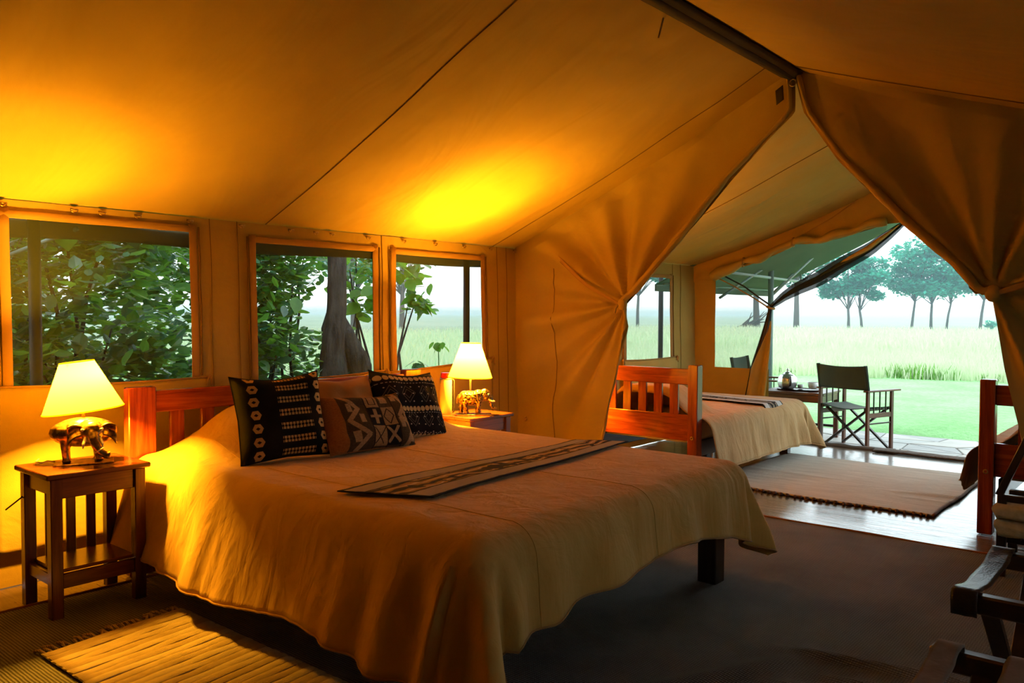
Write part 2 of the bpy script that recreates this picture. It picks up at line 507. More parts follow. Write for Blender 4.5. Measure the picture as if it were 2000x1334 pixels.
# ------------------------------------------------------------------ tent dimensions
XB, XP, XF = -1.6, 5.30, 8.45          # back wall, partition, front gable
YW, YR, YO = 4.50, 2.12, -1.12          # left wall, ridge, right wall
ZE, ZR = 1.90, 2.95
def ridge_z(x): return ZR - .20 * sm(XP, XF, x)
def roof_left(x, s):
    z = lerp(ZE, ridge_z(x), s)
    sag = .055 * 4 * s * (1 - s) * (1 - .5 * math.exp(-((x - 2.9) / .5) ** 2) - .5 * math.exp(-((x - XP) / .5) ** 2))
    w = .016 * nz(x * 1.4 + s * 2.5, s * .9 - x * .35, 3.1) + .008 * nz(x * 3.6 + s * 5, s * 1.2, 7.7)
    e = min(1.0, s * 6) * min(1.0, (1 - s) * 6)
    return (x, lerp(YW + .015, YR, s), z - sag + w * e)
def roof_right(x, s):
    z = lerp(ridge_z(x), ZE - .02, s)
    w = .014 * nz(x * 1.3 - s * 2, s * 1.1 + x * .3, 9.2)
    e = min(1.0, s * 6) * min(1.0, (1 - s) * 6)
    return (x, lerp(YR, YO, s), z - .03 * 4 * s * (1 - s) + w * e)

# ------------------------------------------------------------------ floor, roof, walls
struct('floor', B().grid(lambda u, v: (lerp(XB, XF + .1, u), lerp(YO, YW + .05, v), -.004 + .003 * nz(lerp(XB, XF, u) * 3, lerp(YO, YW, v) * .8)), 90, 40), 'groundsheet',
       'shiny brown groundsheet flooring the whole tent', 'floor', True)
ceil = struct('ceiling', B().grid(lambda u, v: roof_left(lerp(XB, XF, u), v), 200, 60).grid(lambda u, v: roof_right(lerp(XB, XF, u), v), 120, 30), 'canvas_roof',
              'tan canvas tent roof sloping down from the ridge pole', 'ceiling', True)
for xs in (.4, 2.9, 5.02, 6.75):
    part(ceil, 'roof_seam', B().tube([Vector(roof_left(xs, k / 30)) - Vector((0, 0, .003)) for k in range(31)], .0032, 5), 'seam')
for xs in (2.9, 5.12, 6.75):
    part(ceil, 'roof_seam', B().tube([Vector(roof_right(xs, k / 30)) - Vector((0, 0, .003)) for k in range(31)], .0032, 5), 'seam')

# left wall with the window holes left open: (x0, x1, z0, z1) and the sloping sill of each opening
WIN = [(1.455, 2.39, .93, 1.815, .985, .975), (2.815, 3.745, .90, 1.785, .925, .945), (3.95, 4.865, .90, 1.78, .93, .995), (7.0, 7.895, .86, 1.745, .89, .89)]
def wall_y(x, z): return YW - .045 * (1 - z / ZE) + .010 * nz(x * 2.2, z * 1.4, 1.7) + .006 * nz(x * 6, z * 2.2, 5.0)
def cuts(lo, hi, marks, step):
    ms = sorted({lo, hi, *[q for q in marks if lo < q < hi]}); out = []
    for a, b in zip(ms, ms[1:]):
        n = max(1, int((b - a) / step + .5)); out += [a + (b - a) * k / n for k in range(n)]
    return out + [hi]
gx = cuts(XB, XF, [w[0] for w in WIN] + [w[1] for w in WIN], .06)
gz = cuts(0.0, ZE, [w[2] for w in WIN] + [w[3] for w in WIN], .06)
def in_win(x, z): return any(w[0] < x < w[1] and w[2] < z < w[3] for w in WIN)
def wall_mesh():
    b = B(); nu, nv = len(gx) - 1, len(gz) - 1
    b.grid(lambda u, v: (gx[round(u * nu)], wall_y(gx[round(u * nu)], gz[round(v * nv)]), gz[round(v * nv)]), nu, nv,
           skip=lambda i, j: in_win((gx[i] + gx[i + 1]) / 2, (gz[j] + gz[j + 1]) / 2))
    return b
wl = struct('wall_left', wall_mesh(), 'canvas', 'tan canvas side wall with four netted windows', 'wall', True)
struct('wall_back', B().grid(lambda u, v: (XB, lerp(YO, YW, u), (ZE + v * (ip(lerp(YO, YW, u), [(YO, ZE), (YR, ZR), (YW, ZE)]) - ZE)) if v > .5 else v * 2 * ZE * .5 + 0), 24, 24), 'canvas',
       'plain tan canvas end wall behind the viewer', 'wall', True)
def wall_col(x0, x1, y0, y1, topf, n=20):
    return B().grid(lambda u, v: (lerp(x0, x1, u), lerp(y0, y1, u), v * topf(lerp(y0, y1, u))), n, n)
RWIN = [(2.3, 3.3, .80, 1.72), (5.6, 8.1, .80, 1.72)]  # unseen windows added to let daylight onto the bed and far room
rx = cuts(XB, XF, [w[0] for w in RWIN] + [w[1] for w in RWIN], .3); rz_ = cuts(0.0, ZE - .02, [.80, 1.72], .3)
rb = B(); rb.grid(lambda u, v: (rx[round(u * (len(rx) - 1))], YO, rz_[round(v * (len(rz_) - 1))]), len(rx) - 1, len(rz_) - 1,
        skip=lambda i, j: any(w[0] < (rx[i] + rx[i + 1]) / 2 < w[1] and w[2] < (rz_[j] + rz_[j + 1]) / 2 < w[3] for w in RWIN))
struct('wall_right', rb, 'canvas', 'tan canvas side wall with netted windows, out of sight on the right', 'wall', True)
for i, w in enumerate(RWIN):
    struct('window_%d' % (6 + i), B().grid(lambda u, v: (lerp(w[0], w[1], u), YO - .004, lerp(w[2], w[3], v)), 2, 2), 'net', ('unseen netted window added in the right side wall beside the luggage racks', 'unseen netted window added in the right side wall of the far room')[i], 'window', True)

# hooks where the wall laces onto the roof
hook = None
for hx in (1.43, 1.76, 1.90, 2.09, 2.39, 2.72, 3.07, 3.26, 3.39, 3.70, 4.03, 4.35, 4.66, 4.97, 5.27):
    if hook is None:
        b = B().tube([(math.cos(a) * .017, 0, math.sin(a) * .014) for a in [PI + PI * k / 8 for k in range(9)]], .0035, 6)
        b.bx(-.020, .020, -.004, .004, -.002, .006, .001)
        hook = part(wl, 'eave_hook', b, 'brass', True); h = hook
    else:
        h = hook.copy(); COL.objects.link(h)
    h.location = (hx, YW - .02, ZE - .022)
# seams of the wall panels
for sx in (2.52, 2.70, 3.83, 5.06, 5.18, 7.95, 8.12):
    part(wl, 'wall_seam', B().tube([(sx + .003 * math.sin(k * .7), wall_y(sx, ZE * k / 24) - .004, ZE * k / 24) for k in range(25)], .0025, 5), 'seam')

# windows: netting, binding, flap below, ties
def window(n, w, label):
    x0, x1, z0, z1, zl, zr = w
    nb = B().grid(lambda u, v: (lerp(x0 - .01, x1 + .01, u), YW - .004 + .006 * nz(u * 3, v * 3, n), lerp(z0 - .01, z1 + .01, v)), 12, 12)
    o = struct('window_%d' % n, nb, 'net', label, 'window', True)
    t = .042
    def edge(nm, x_0, x_1, z_0, z_1):
        part(o, nm, B().solid(lambda u, v: (lerp(x_0, x_1, u), wall_y(lerp(x_0, x_1, u), lerp(z_0, z_1, v)) - .008 - .004 * math.sin(PI * (v if abs(x_1 - x_0) > abs(z_1 - z_0) else u)), lerp(z_0, z_1, v) + .004 * nz(u * 6, v * 6, n)), 10, 10, .006), 'canvas_trim', True)
    edge('window_binding', x0 - t, x0 + .004, z0, z1 + t)
    edge('window_binding', x1 - .004, x1 + t, z0, z1 + t)
    edge('window_binding', x0 - t, x1 + t, z1 - .004, z1 + t * .8)
    # zip beside each upright
    for sx in (x0 - t - .012, x1 + t + .012):
        part(o, 'zip', B().tube([(sx + .002 * math.sin(k * 1.3), wall_y(sx, lerp(zl, z1, k / 14)) - .012, lerp(zl, z1 + .03, k / 14)) for k in range(15)], .006, 6), 'seam', True)
    # rolled-down weather flap hanging under the opening
    def flap(u, v):
        x = lerp(x0 - .09, x1 + .09, u); top = lerp(zl, zr, u) + .010 * math.sin(u * PI) * -1
        z = lerp(top, .17 + .02 * nz(u * 4, 1, n), v)
        y = wall_y(x, z) - .022 - .012 * nz(x * 3.5, z * 2.5, n + 4) - .014 * sm(0, .05, v) * (1 - v) - .01 * v
        return (x, y, z)
    part(o, 'weather_flap', B().solid(flap, 40, 30, .004), 'canvas', True)
    part(o, 'flap_hem', B().tube([Vector(flap(k / 20, 0)) + Vector((0, -.004, 0)) for k in range(21)], .006, 6), 'canvas_trim', True)
    for u, s in ((.0, -1), (1.0, 1)):
        p = Vector(flap(u, .01))
        tb = B().tube([p + Vector((0, -.01, .02)), p + Vector((s * .012, -.022, .005)), p + Vector((s * .004, -.02, -.03)), p + Vector((s * .018, -.018, -.05))], .005, 6)
        tb.tube([p + Vector((0, -.012, .012)), p + Vector((-s * .015, -.02, -.012)), p + Vector((-s * .02, -.018, -.035))], .004, 6).ball(p + Vector((0, -.014, .004)), .011, 8)
        part(o, 'tie', tb, 'canvas_trim', True)
    return o
window(1, WIN[0], 'netted tent window behind the larger elephant lamp, showing dense green leaves')
window(2, WIN[1], 'netted tent window behind the cushions, showing a forked tree trunk')
window(3, WIN[2], 'netted tent window behind the thermos flask, showing open grassland')
window(4, WIN[3], 'netted tent window in the far room above the twin headboard')

# carpet
def carpet(u, v):
    x, y = lerp(-1.45, 5.20, u), lerp(-.95, 4.06, v)
    z = .010 + .003 * nz(x * 2, y * 2)
    # rumples in front of the bed and by the racks
    for (cx, cy, ang, ln, h, wd) in ((2.35, 1.30, -.5, .55, .030, .05), (2.75, 1.38, -.45, .45, .018, .05), (3.25, .95, -1.35, .35, .020, .035), (2.95, .85, -1.3, .35, .022, .04), (3.10, .78, -1.3, .3, .015, .03), (1.95, 2.1, -1.2, .4, .014, .04)):
        dx, dy = x - cx, y - cy
        a = dx * math.cos(ang) + dy * math.sin(ang); c = -dx * math.sin(ang) + dy * math.cos(ang)
        z += h * math.exp(-(c / wd) ** 2) * math.exp(-(a / ln) ** 4)
    return (x, y, z)
cp = single('carpet', B().grid(carpet, 260, 200), 'carpet', 'dark brown woven carpet covering the floor around the double bed', 'carpet', True)
part(cp, 'edge_piping', B().tube([(5.205, lerp(-.95, 4.06, k / 40), .010 + .002 * math.sin(k)) for k in range(41)], .009, 6), 'piping', True)
part(cp, 'edge_piping', B().tube([(lerp(-1.45, 5.2, k / 40), 4.065, .010) for k in range(41)], .009, 6), 'piping', True)

# ------------------------------------------------------------------ ridge pole
rp = thing('ridge_pole', 'dark ridge pole sleeved in canvas under the roof peak', 'pole', (1.8, YR, 2.86))
part(rp, 'pole', B().tube([(x, YR, ridge_z(x) - .045) for x in (XB, 0, 2, 4, XP - .02)], .034, 10), 'canvas_dark', True, True)
part(rp, 'sleeve', B().solid(lambda u, v: (lerp(XB, XP - .03, u), YR + lerp(-.075, .075, v), ZR - .075 - .004 * nz(u * 30, v * 2) + .035 * abs(2 * v - 1)), 80, 6, .004), 'canvas_dark', True, True)
part(rp, 'ring', B().tube([(XP - .06, YR - .02 + .022 * math.cos(a), ZR - .10 + .022 * math.sin(a)) for a in [2 * PI * k / 16 for k in range(17)]], .005, 6), 'brass', True, True)
part(rp, 'tab', B().solid(lambda u, v: (XP - .05 + .02 * v, YR + .05 + .05 * u, ZR - .10 - .09 * v - .03 * u), 3, 5, .005), 'canvas_dark', True, True)
part(rp, 'strap_end', B().solid(lambda u, v: (3.80 + .012 * u, YR + .10 + .03 * v, ZR - .05 - .10 * v), 2, 6, .004), 'canvas_trim', True, True)

# ------------------------------------------------------------------ partition curtains
def curtain(name, label, edge_lo, edge_hi, tie, outer, roofpt, side, seed):
    """edge_lo: floor->tie, edge_hi: tie->apex as (t, y, z); outer: y where it meets the side wall"""
    root = thing(name, label, 'curtain', (XP, (outer + tie[0]) / 2, 0))
    ty, tz = tie
    def P(u, v):
        if v < .5:
            t = v * 2; L = (outer, t * ZE); R = ip2(t, edge_lo)
        else:
            t = (v - .5) * 2; L = roofpt(t); R = ip2(t, edge_hi)
        y, z = lerp(L[0], R[0], u), lerp(L[1], R[1], u)
        return y, z
    def S(u, v):
        y, z = P(u, v)
        dy, dz = (y - ty) * side, z - tz
        r = math.hypot(dy, dz); th = math.atan2(dz, dy)
        k = r / (r + .30) * math.exp(-r / 1.5)
        d = .085 * k * (math.sin(th * 9 + seed) + .7 * math.sin(th * 17 + seed * 2))
        d += .034 * nz(y * 2.2, z * 1.6, seed) + .007 * nz(y * 6, z * 3, seed + 3)
        if z < tz:                       # deep fold running down from the tie
            a = th + 1.15
            d -= .075 * k * 2.2 * sm(-.10, .02, -a) * sm(.9, .2, -a)
        d *= min(1, u * 8) * (1 if v < .93 else max(0, (1 - v) / .07))
        bow = .05 * math.sin(PI * min(1, z / 2.2)) * u * side * 0
        return (XP + d, y + bow, z)
    part(root, 'curtain_cloth', B().grid(S, 110, 150), 'canvas', True, True)
    # rolled inner edge above the tie
    pts = []
    for k in range(31):
        t = k / 30; y, z = ip2(t, edge_hi)
        pts.append((XP - .025, y + side * .030, z + .012))
    rad = [.045 * (.55 + .45 * math.sin(PI * min(1, .15 + k / 30))) + .004 * math.sin(k * 1.7) for k in range(31)]
    part(root, 'rolled_edge', B().tube(pts, rad, 10, True, .62), 'canvas', True, True)
    part(root, 'edge_hem', B().tube([(XP - .02 + .01 * math.sin(k), ip2(k / 24, edge_lo)[0] + side * .008, ip2(k / 24, edge_lo)[1]) for k in range(25)], .012, 8), 'canvas', True, True)
    return root, S
loL = [(0, 3.68, 0), (.26, 3.585, .37), (.6, 3.47, .86), (.87, 3.365, 1.25), (1, 3.39, 1.43)]
hiL = [(0, 3.39, 1.43), (.12, 3.27, 1.52), (.32, 3.01, 1.775), (.70, 2.54, 2.283), (.93, 2.10, 2.665), (1, 2.11, 2.90)]
cl, SL = curtain('partition_curtain', 'tan canvas partition curtain tied back beside the double bed', loL, hiL, (3.39, 1.43), YW, lambda t: (lerp(YW, YR, t), roof_left(XP, t)[2] + .006), 1, .6)
loR = [(0, .66, 0), (.48, .79, .69), (.72, .875, 1.055), (.93, .93, 1.37), (1, .95, 1.49)]
hiR = [(0, .95, 1.49), (.08, 1.037, 1.472), (.20, 1.16, 1.637), (.38, 1.414, 1.876), (.72, 1.814, 2.32), (.95, 2.05, 2.665), (1, 2.11, 2.90)]
cr, SR = curtain('partition_curtain', 'tan canvas partition curtain tied back at the right edge, greyed by daylight', loR, hiR, (.95, 1.49), YO, lambda t: (lerp(YO, YR, t), roof_right(XP, 1 - t)[2] + .006), -1, 2.1)
def strap(root, a, b, drop, w=.045):
    def f(u, v):
        p = Vector(a).lerp(Vector(b), u)
        return (p.x - .055 - .02 * math.sin(PI * u), p.y, p.z - drop * math.sin(PI * u) + (v - .5) * w * (1 - .5 * u) + .006 * math.sin(u * 9))
    part(root, 'tie_strap', B().solid(f, 24, 3, .006), 'canvas_trim', True, True)
strap(cl, (XP, 4.04, 1.83), (XP, 3.40, 1.415), .03)
part(cl, 'tie_knot', B().ball((XP - .04, 3.40, 1.425), (.035, .04, .045), 12).tube([(XP - .06, 3.42, 1.42), (XP - .075, 3.44, 1.40), (XP - .07, 3.45, 1.36)], .012, 8), 'canvas', True, True)
strap(cr, (XP, .30, 1.72), (XP, .93, 1.47), .02, .06)
part(cr, 'tie_knot', B().ball((XP - .04, .94, 1.475), (.035, .045, .05), 12), 'canvas', True, True)
def seam_on(S, root, u, v0, v1, n=40, wob=.0):
    part(root, 'curtain_seam', B().tube([Vector(S(u + wob * math.sin(k / n * 7), lerp(v0, v1, k / n))) - Vector((.005, 0, 0)) for k in range(n + 1)], .003, 5), 'seam', True, True)
# a straight panel seam about forty centimetres from the wall
pts = []
for k in range(31):
    v = k / 30 * .5
    yr = ip2(v * 2, loL)[0]; u = (YW - 4.06) / (YW - yr); _p = [Vector(SL(u, min(.5, max(0, v + q * .02)))) for q in (-3, -2, -1, 0, 1, 2, 3)]; pts.append(Vector((min(_p[3].x, sum(k_.x for k_ in _p) / 7) - .003, _p[3].y, _p[3].z)))
part(cl, 'curtain_seam', B().tube(pts, .003, 5), 'seam', True, True)
part(cl, 'stud', B().ball((XP - .02, 4.36, .47), (.008, .016, .022), 8), 'brass', True, True)

# ------------------------------------------------------------------ front gable
def junction(y): return (roof_left(XF, (YW - y) / (YW - YR))[2] if y > YR else roof_right(XF, (YR - y) / (YR - YO))[2]) + .012
def gable_low(y): return ip(y, [(YO, 1.72), (.0, 1.9), (1.4, 2.1), (1.9, 2.21), (2.25, 2.24), (2.42, 2.235), (2.83, 2.13), (3.09, 2.08), (3.32, 2.085), (3.43, 2.03), (3.67, 1.93), (3.98, 1.85), (4.23, 1.73), (YW, 1.72)])
gb = B().grid(lambda u, v: (XF + .012 * nz(lerp(YO, YW, u) * 4, v * 3, 2) - .02 * (1 - v), lerp(YO, YW, u), lerp(gable_low(lerp(YO, YW, u)), junction(lerp(YO, YW, u)), v)), 110, 10)
gb.grid(lambda u, v: (XF + .01 * nz(u * 2, v * 5, 6), lerp(4.23, YW, u), v * 1.75), 8, 40)
gb.grid(lambda u, v: (XF + .012 * nz(u * 4, v * 3, 8), lerp(3.60, 4.23, u), v * .765), 14, 14)
gb.grid(lambda u, v: (XF + .01 * nz(u * 2, v * 5, 9), lerp(YO, -.25, u), v * lerp(1.75, 1.88, u)), 16, 30)
wf = struct('wall_front', gb, 'canvas', 'tan canvas front gable around the open tent doorway', 'wall', True)
# rolled-up flap along the top of the doorway
def roll(pts, r, nm, par, mat='canvas', flat=.75):
    part(par, nm, B().tube(pts, r, 10, True, flat), mat, True)
rp_pts = [(XF - .06, lerp(4.24, 2.42, k / 40), gable_low(lerp(4.24, 2.42, k / 40)) + .035 + .014 * math.sin(k * .9)) for k in range(41)]
rr = [.052 + .012 * math.sin(k * .7) + (.020 if k < 8 else 0) - .024 * math.exp(-((k - 20) / 1.2) ** 2) - .02 * math.exp(-((k - 8) / 1.2) ** 2) for k in range(41)]
roll(rp_pts, rr, 'rolled_flap', wf)
for k in (8, 20):
    p = Vector(rp_pts[k])
    part(wf, 'roll_tie', B().tube([p + Vector((.04 * math.cos(a), 0, .045 * math.sin(a))) for a in [2 * PI * j / 12 for j in range(13)]], .008, 6), 'canvas_trim', True)
part(wf, 'roll_tie', B().tube([Vector(rp_pts[20]) + Vector((-.02, 0, .02)), (XF - .03, 2.95, 2.33), (XF - .02, 2.70, 2.50)], .004, 5), 'canvas_trim', True)
# netting of the left half of the doorway
NET = [(4.23, .765), (3.66, .765), (3.70, .95), (3.62, 1.25), (3.575, 1.43), (3.29, 1.66), (3.08, 1.76), (2.82, 1.92), (2.58, 2.05), (2.44, 2.16), (2.42, 2.235), (2.83, 2.14), (3.09, 2.09), (3.32, 2.09), (3.43, 2.04), (3.67, 1.94), (3.98, 1.86), (4.23, 1.74)]
nb = B(); nb.add([(XF - .005, y, z) for y, z in NET], [list(range(len(NET)))])
w5 = struct('window_5', nb, 'net', 'netting across the left half of the open tent doorway', 'window')
# straps from the corner to the tie
part(w5, 'strap', B().tube([(XF - .03, 4.28, 1.80), (XF - .04, 4.0, 1.665), (XF - .05, 3.75, 1.525), (XF - .05, 3.575, 1.415)], .014, 6, True, .5), 'canvas_trim', True)
part(w5, 'strap', B().tube([(XF + .02, 4.16, 1.79), (XF + .01, 3.9, 1.66), (XF - .02, 3.72, 1.54), (XF - .03, 3.58, 1.45)], .016, 6, True, .5), 'canvas_dark', True)
# gathered door flap
df = thing('door_flap', 'gathered netting and canvas door flap tied back at the doorway', 'door flap', (XF, 3.57, 0))
arc = [(3.575, 1.432), (3.43, 1.545), (3.29, 1.625), (3.08, 1.715), (2.82, 1.87), (2.58, 1.995), (2.40, 2.13), (2.246, 2.25)]
tt = [k / 7 for k in range(8)]
def arcp(t): return ip(t, list(zip(tt, [a[0] for a in arc]))), ip(t, list(zip(tt, [a[1] for a in arc])))
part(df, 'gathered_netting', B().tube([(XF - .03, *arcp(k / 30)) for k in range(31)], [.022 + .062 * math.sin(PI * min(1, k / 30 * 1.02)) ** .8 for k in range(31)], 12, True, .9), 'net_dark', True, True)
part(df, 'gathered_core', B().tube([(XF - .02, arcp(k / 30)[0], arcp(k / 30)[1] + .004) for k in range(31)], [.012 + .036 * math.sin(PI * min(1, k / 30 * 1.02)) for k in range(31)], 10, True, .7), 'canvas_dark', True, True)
part(df, 'canvas_lining', B().tube([(XF - .075, arcp(.45 + .5 * k / 20)[0], arcp(.45 + .5 * k / 20)[1] + .006) for k in range(21)], [.006 + .046 * math.sin(PI * (k / 20)) for k in range(21)], 10, True, .5), 'canvas', True, True)
lf = [(0, 3.60, 3.54, 1.42), (.25, 3.66, 3.535, 1.21), (.6, 3.80, 3.565, .775), (1, 3.95, 3.64, .04)]
def lowflap(u, v):
    a = ip(v, [(q[0], q[1]) for q in lf]); b_ = ip(v, [(q[0], q[2]) for q in lf]); z = ip(v, [(q[0], q[3]) for q in lf])
    y = lerp(a, b_, u)
    return (XF - .05 + .035 * math.sin(u * 11 + v) * (.3 + .7 * v) + .02 * nz(y * 5, z * 3), y, z)
part(df, 'hanging_netting', B().solid(lambda u, v: Vector(lowflap(u * .62, v)) + Vector((.02, 0, 0)), 14, 30, .004), 'net_dark', True, True)
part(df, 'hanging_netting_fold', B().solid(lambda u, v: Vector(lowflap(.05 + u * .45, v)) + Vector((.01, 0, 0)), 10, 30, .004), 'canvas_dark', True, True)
part(df, 'hanging_canvas', B().solid(lambda u, v: Vector(lowflap(lerp(max(.12, .78 - v * 1.25), 1, u), .16 + .84 * v)) + Vector((-.03, 0, 0)), 16, 34, .005), 'canvas', True, True)
part(df, 'tie_band', B().tube([(XF - .035 + .045 * math.cos(a), 3.575 + .035 * math.sin(a), 1.425 + .012 * math.sin(a)) for a in [2 * PI * k / 14 for k in range(15)]], .012, 8), 'canvas_trim', True, True)

# ------------------------------------------------------------------ beds
def make_bed(name, label, loc, rz, W, L, zt, post, ph, rails, slats, slat_w, legw=.09):
    """local frame: headboard along x at y=0, foot at y=-L"""
    r = thing(name, label, 'bed', loc, rz)
    for s in (-1, 1):
        pb = B().bx(s * W / 2 - post[0] / 2, s * W / 2 + post[0] / 2, -post[1] / 2, post[1] / 2, 0, ph, .006)
        p = part(r, 'headboard_post', pb, 'redwoodZ', 'auto')
        part(p, 'bolt', B().lathe([(.0, -.002), (.006, -.002), (.006, .004), (.013, .004), (.015, 0), (.013, -.004)], (s * W / 2, -post[1] / 2 - .002, .315), 14, Matrix.Rotation(PI / 2, 3, 'X')) if False else
             B().tube([(s * W / 2 + .011 * math.cos(a), post[1] / 2 + .002, .39 + .011 * math.sin(a)) for a in [2 * PI * k / 14 for k in range(15)]], .004, 6), 'brass', True)
    for i, (z0, z1) in enumerate(rails):
        part(r, ('top_rail', 'lower_rail')[i], B().bx(-W / 2 + post[0] / 2, W / 2 - post[0] / 2, -.018, .018, z0, z1, .005), 'redwoodX', 'auto')
    for x in slats:
        part(r, 'slat', B().bx(x - slat_w / 2, x + slat_w / 2, -.011, .011, rails[1][1] - .01, rails[0][0] + .01, .003), 'redwoodZ', 'auto')
    for s in (-1, 1):
        part(r, 'side_rail', B().bx(s * (W / 2 - .07) - .015, s * (W / 2 - .07) + .015, -L + .05, -post[1] / 2, zt - .33, zt - .20, .004), 'darkwoodY', 'auto')
        part(r, 'leg', B().bx(s * (W / 2 - .06) - legw / 2, s * (W / 2 - .06) + legw / 2, -L + .02, -L + .02 + legw, 0, zt - .20, .005), 'darkwoodZ', 'auto')
    part(r, 'foot_rail', B().bx(-W / 2 + .05, W / 2 - .05, -L + .02, -L + .05, zt - .33, zt - .20, .004), 'darkwoodX', 'auto')
    part(r, 'mattress', B().bx(-W / 2 + .045, W / 2 - .045, -L + .04, -post[1] / 2 - .01, zt - .21, zt - .022, .04), 'mattress', 'auto')
    return r

def make_spread(name, label, loc, rz, W, L, zt, dropL, dropF, dropR, flare, pillow, mat, seed, hemmat=None, fold=1.0, res=.025, cat='bedspread', head=.0, seams=()):
    hw = W / 2; R = .10
    def hang(o, drop):
        """overflow o along the cloth -> (outward, down)"""
        q = R * PI / 2
        if o < q: a = o / R; return R * math.sin(a), R * (1 - math.cos(a))
        return R, R + (o - q)
    xs = [('L', 1 - k / 22) for k in range(22)] + [('T', k / int(W / res)) for k in range(int(W / res) + 1)] + [('R', (k + 1) / 22) for k in range(22)]
    ny = int(L / res)
    ys = [('T', k / ny) for k in range(ny + 1)] + [('F', (k + 1) / 22) for k in range(22)]
    def P(i, j):
        sx, tx = xs[i]; sy, ty = ys[j]
        x = {'L': -hw, 'R': hw}.get(sx, -hw + W * tx); y = {'F': -L}.get(sy, head - (L + head) * ty if sy == 'T' else -L)
        ox = tx * (dropL(y) if sx == 'L' else dropR(y)) if sx != 'T' else 0.0
        oy = ty * dropF(x) if sy == 'F' else 0.0
        z = zt
        if ox == 0 and oy == 0:
            ed = min(hw - abs(x), L + y)
            z += pillow(x, y) + .006 * nz(x * 3, y * 3, seed) + .004 * nz(x * 9, y * 5, seed + 1) * min(1, ed * 8)
            return (x, y, z)
        sgn = -1 if sx == 'L' else 1
        if ox > 0 and oy == 0:
            out, dn = hang(ox, 1); t = dn / .5
            near = math.exp(-max(0, y + L) / .30)
            f = fold * (.030 * nz(y * 3.3, dn * .8, seed) + .018 * nz(y * 8, dn * .6, seed + 8) + .010 * nz(y * 19, dn * .5, seed + 4) + near * .055 * math.sin((y + L) * 26 + seed)) * sm(.04, .6, t)
            ed = sm(-L + .0, -L + .35, y)
            out += flare * dn * (1.0 if sgn < 0 else .6) + f + .012 * nz(y * 5, dn * 4, seed)
            lift = pillow(x, y) * math.exp(-dn * 5)
            return (x + sgn * out, y + .012 * nz(y * 3, dn * 3, seed + 6) * t, zt - dn + lift)
        if oy > 0 and ox == 0:
            out, dn = hang(oy, 1); t = dn / .4
            near = math.exp(-max(0, x + hw) / .22) + .6 * math.exp(-max(0, hw - x) / .2)
            f = fold * (.034 * nz(x * 3.6, dn * .8, seed + 11) + .022 * nz(x * 7.5, dn * .6, seed + 5) + near * .030 * math.sin((x + hw) * 24 + seed)) * sm(.05, .7, t)
            out += flare * .35 * dn + f + .010 * nz(x * 6, dn * 5, seed)
            return (x + .012 * nz(x * 4, dn * 4, seed + 2) * t, y - out, zt - dn)
        # corner: cloth fans out and hangs in folds
        ph = math.atan2(oy, ox); m_ = max(ox, oy); n_ = min(ox, oy)
        out, dn = hang(m_ + .22 * n_, 1); t = dn / .5
        fo = fold * .085 * math.sin(ph * 7.0 + seed) * sm(.1, .9, t) * math.sin(2 * ph)
        fl = lerp(flare * (1.0 if sgn < 0 else .6), flare * .35, ph / (PI / 2)) + .30 * math.sin(2 * ph) ** 2
        out += fl * dn * (.8 if sgn < 0 else .45) + fo
        return (x + sgn * out * math.cos(ph), y - out * math.sin(ph), zt - dn)
    nu, nv = len(xs) - 1, len(ys) - 1
    b = B().grid(lambda u, v: P(round(u * nu), round(v * nv)), nu, nv)
    b.f = [f[::-1] for f in b.f]
    root = thing(name, label, cat, loc, rz)
    cloth = part(root, 'cloth', b, mat, True)
    md = cloth.modifiers.new('thickness', 'SOLIDIFY'); md.thickness = .004; md.offset = -1
    # stitched hem
    hem = [P(0, j) for j in range(nv + 1)] + [P(i, nv) for i in range(1, nu + 1)] + [P(nu, j) for j in range(nv - 1, -1, -1)]
    part(root, 'hem', B().tube([Vector(p) for p in hem], .0045, 5), hemmat or mat, True)
    for fx in seams:
        i = 22 + round(fx * int(W / res))
        part(root, 'seam', B().tube([Vector(P(i, j)) for j in range(12, nv + 1)], .0022, 5), mat, True)
    return root, P

# the double bed
BX, BY = 2.885, 4.18
sl = [BX * 0 + x for x in (-.74, -.565, -.39, -.215, -.04, .135, .31, .485, .66)]
make_bed('double_bed', 'double bed with red wooden slatted headboard against the canvas wall', (BX, BY, 0), 0, 1.87, 2.36, .62, (.145, .06), .967, [(.83, .943), (.42, .56)], sl, .077, .10)
def pil_main(x, y):
    a = sm(-.62, -.24, y) * (1 - .35 * sm(-.10, .0, y))
    e = sm(-.92, -.46, x) * sm(.92, .58, x)
    dip = 1 - .22 * math.exp(-((x + .02) / .09) ** 2)
    return .225 * a * e * dip
dF = lambda x: ip(x, [(-1.0, .47), (-.86, .40), (-.66, .40), (-.53, .36), (-.25, .355), (-.07, .335), (.29, .32), (.57, .36), (.74, .39), (1.0, .47)])
make_spread('bedspread', 'golden tan bedspread draped over the double bed with a rumpled hem', (BX, BY - .05, 0), 0, 1.80, 2.29, .625,
            lambda y: .505 + .02 * math.sin(y * 5) + .03 * sm(-.3, 0, y), dF, lambda y: .45 + .02 * math.sin(y * 4), .31, pil_main, 'spread', 1.3, 'spread_hem', seams=(.10, .53))
# seam lines on top of the spread
def top_line(nm, lab, pts, r, mat, cat): pass

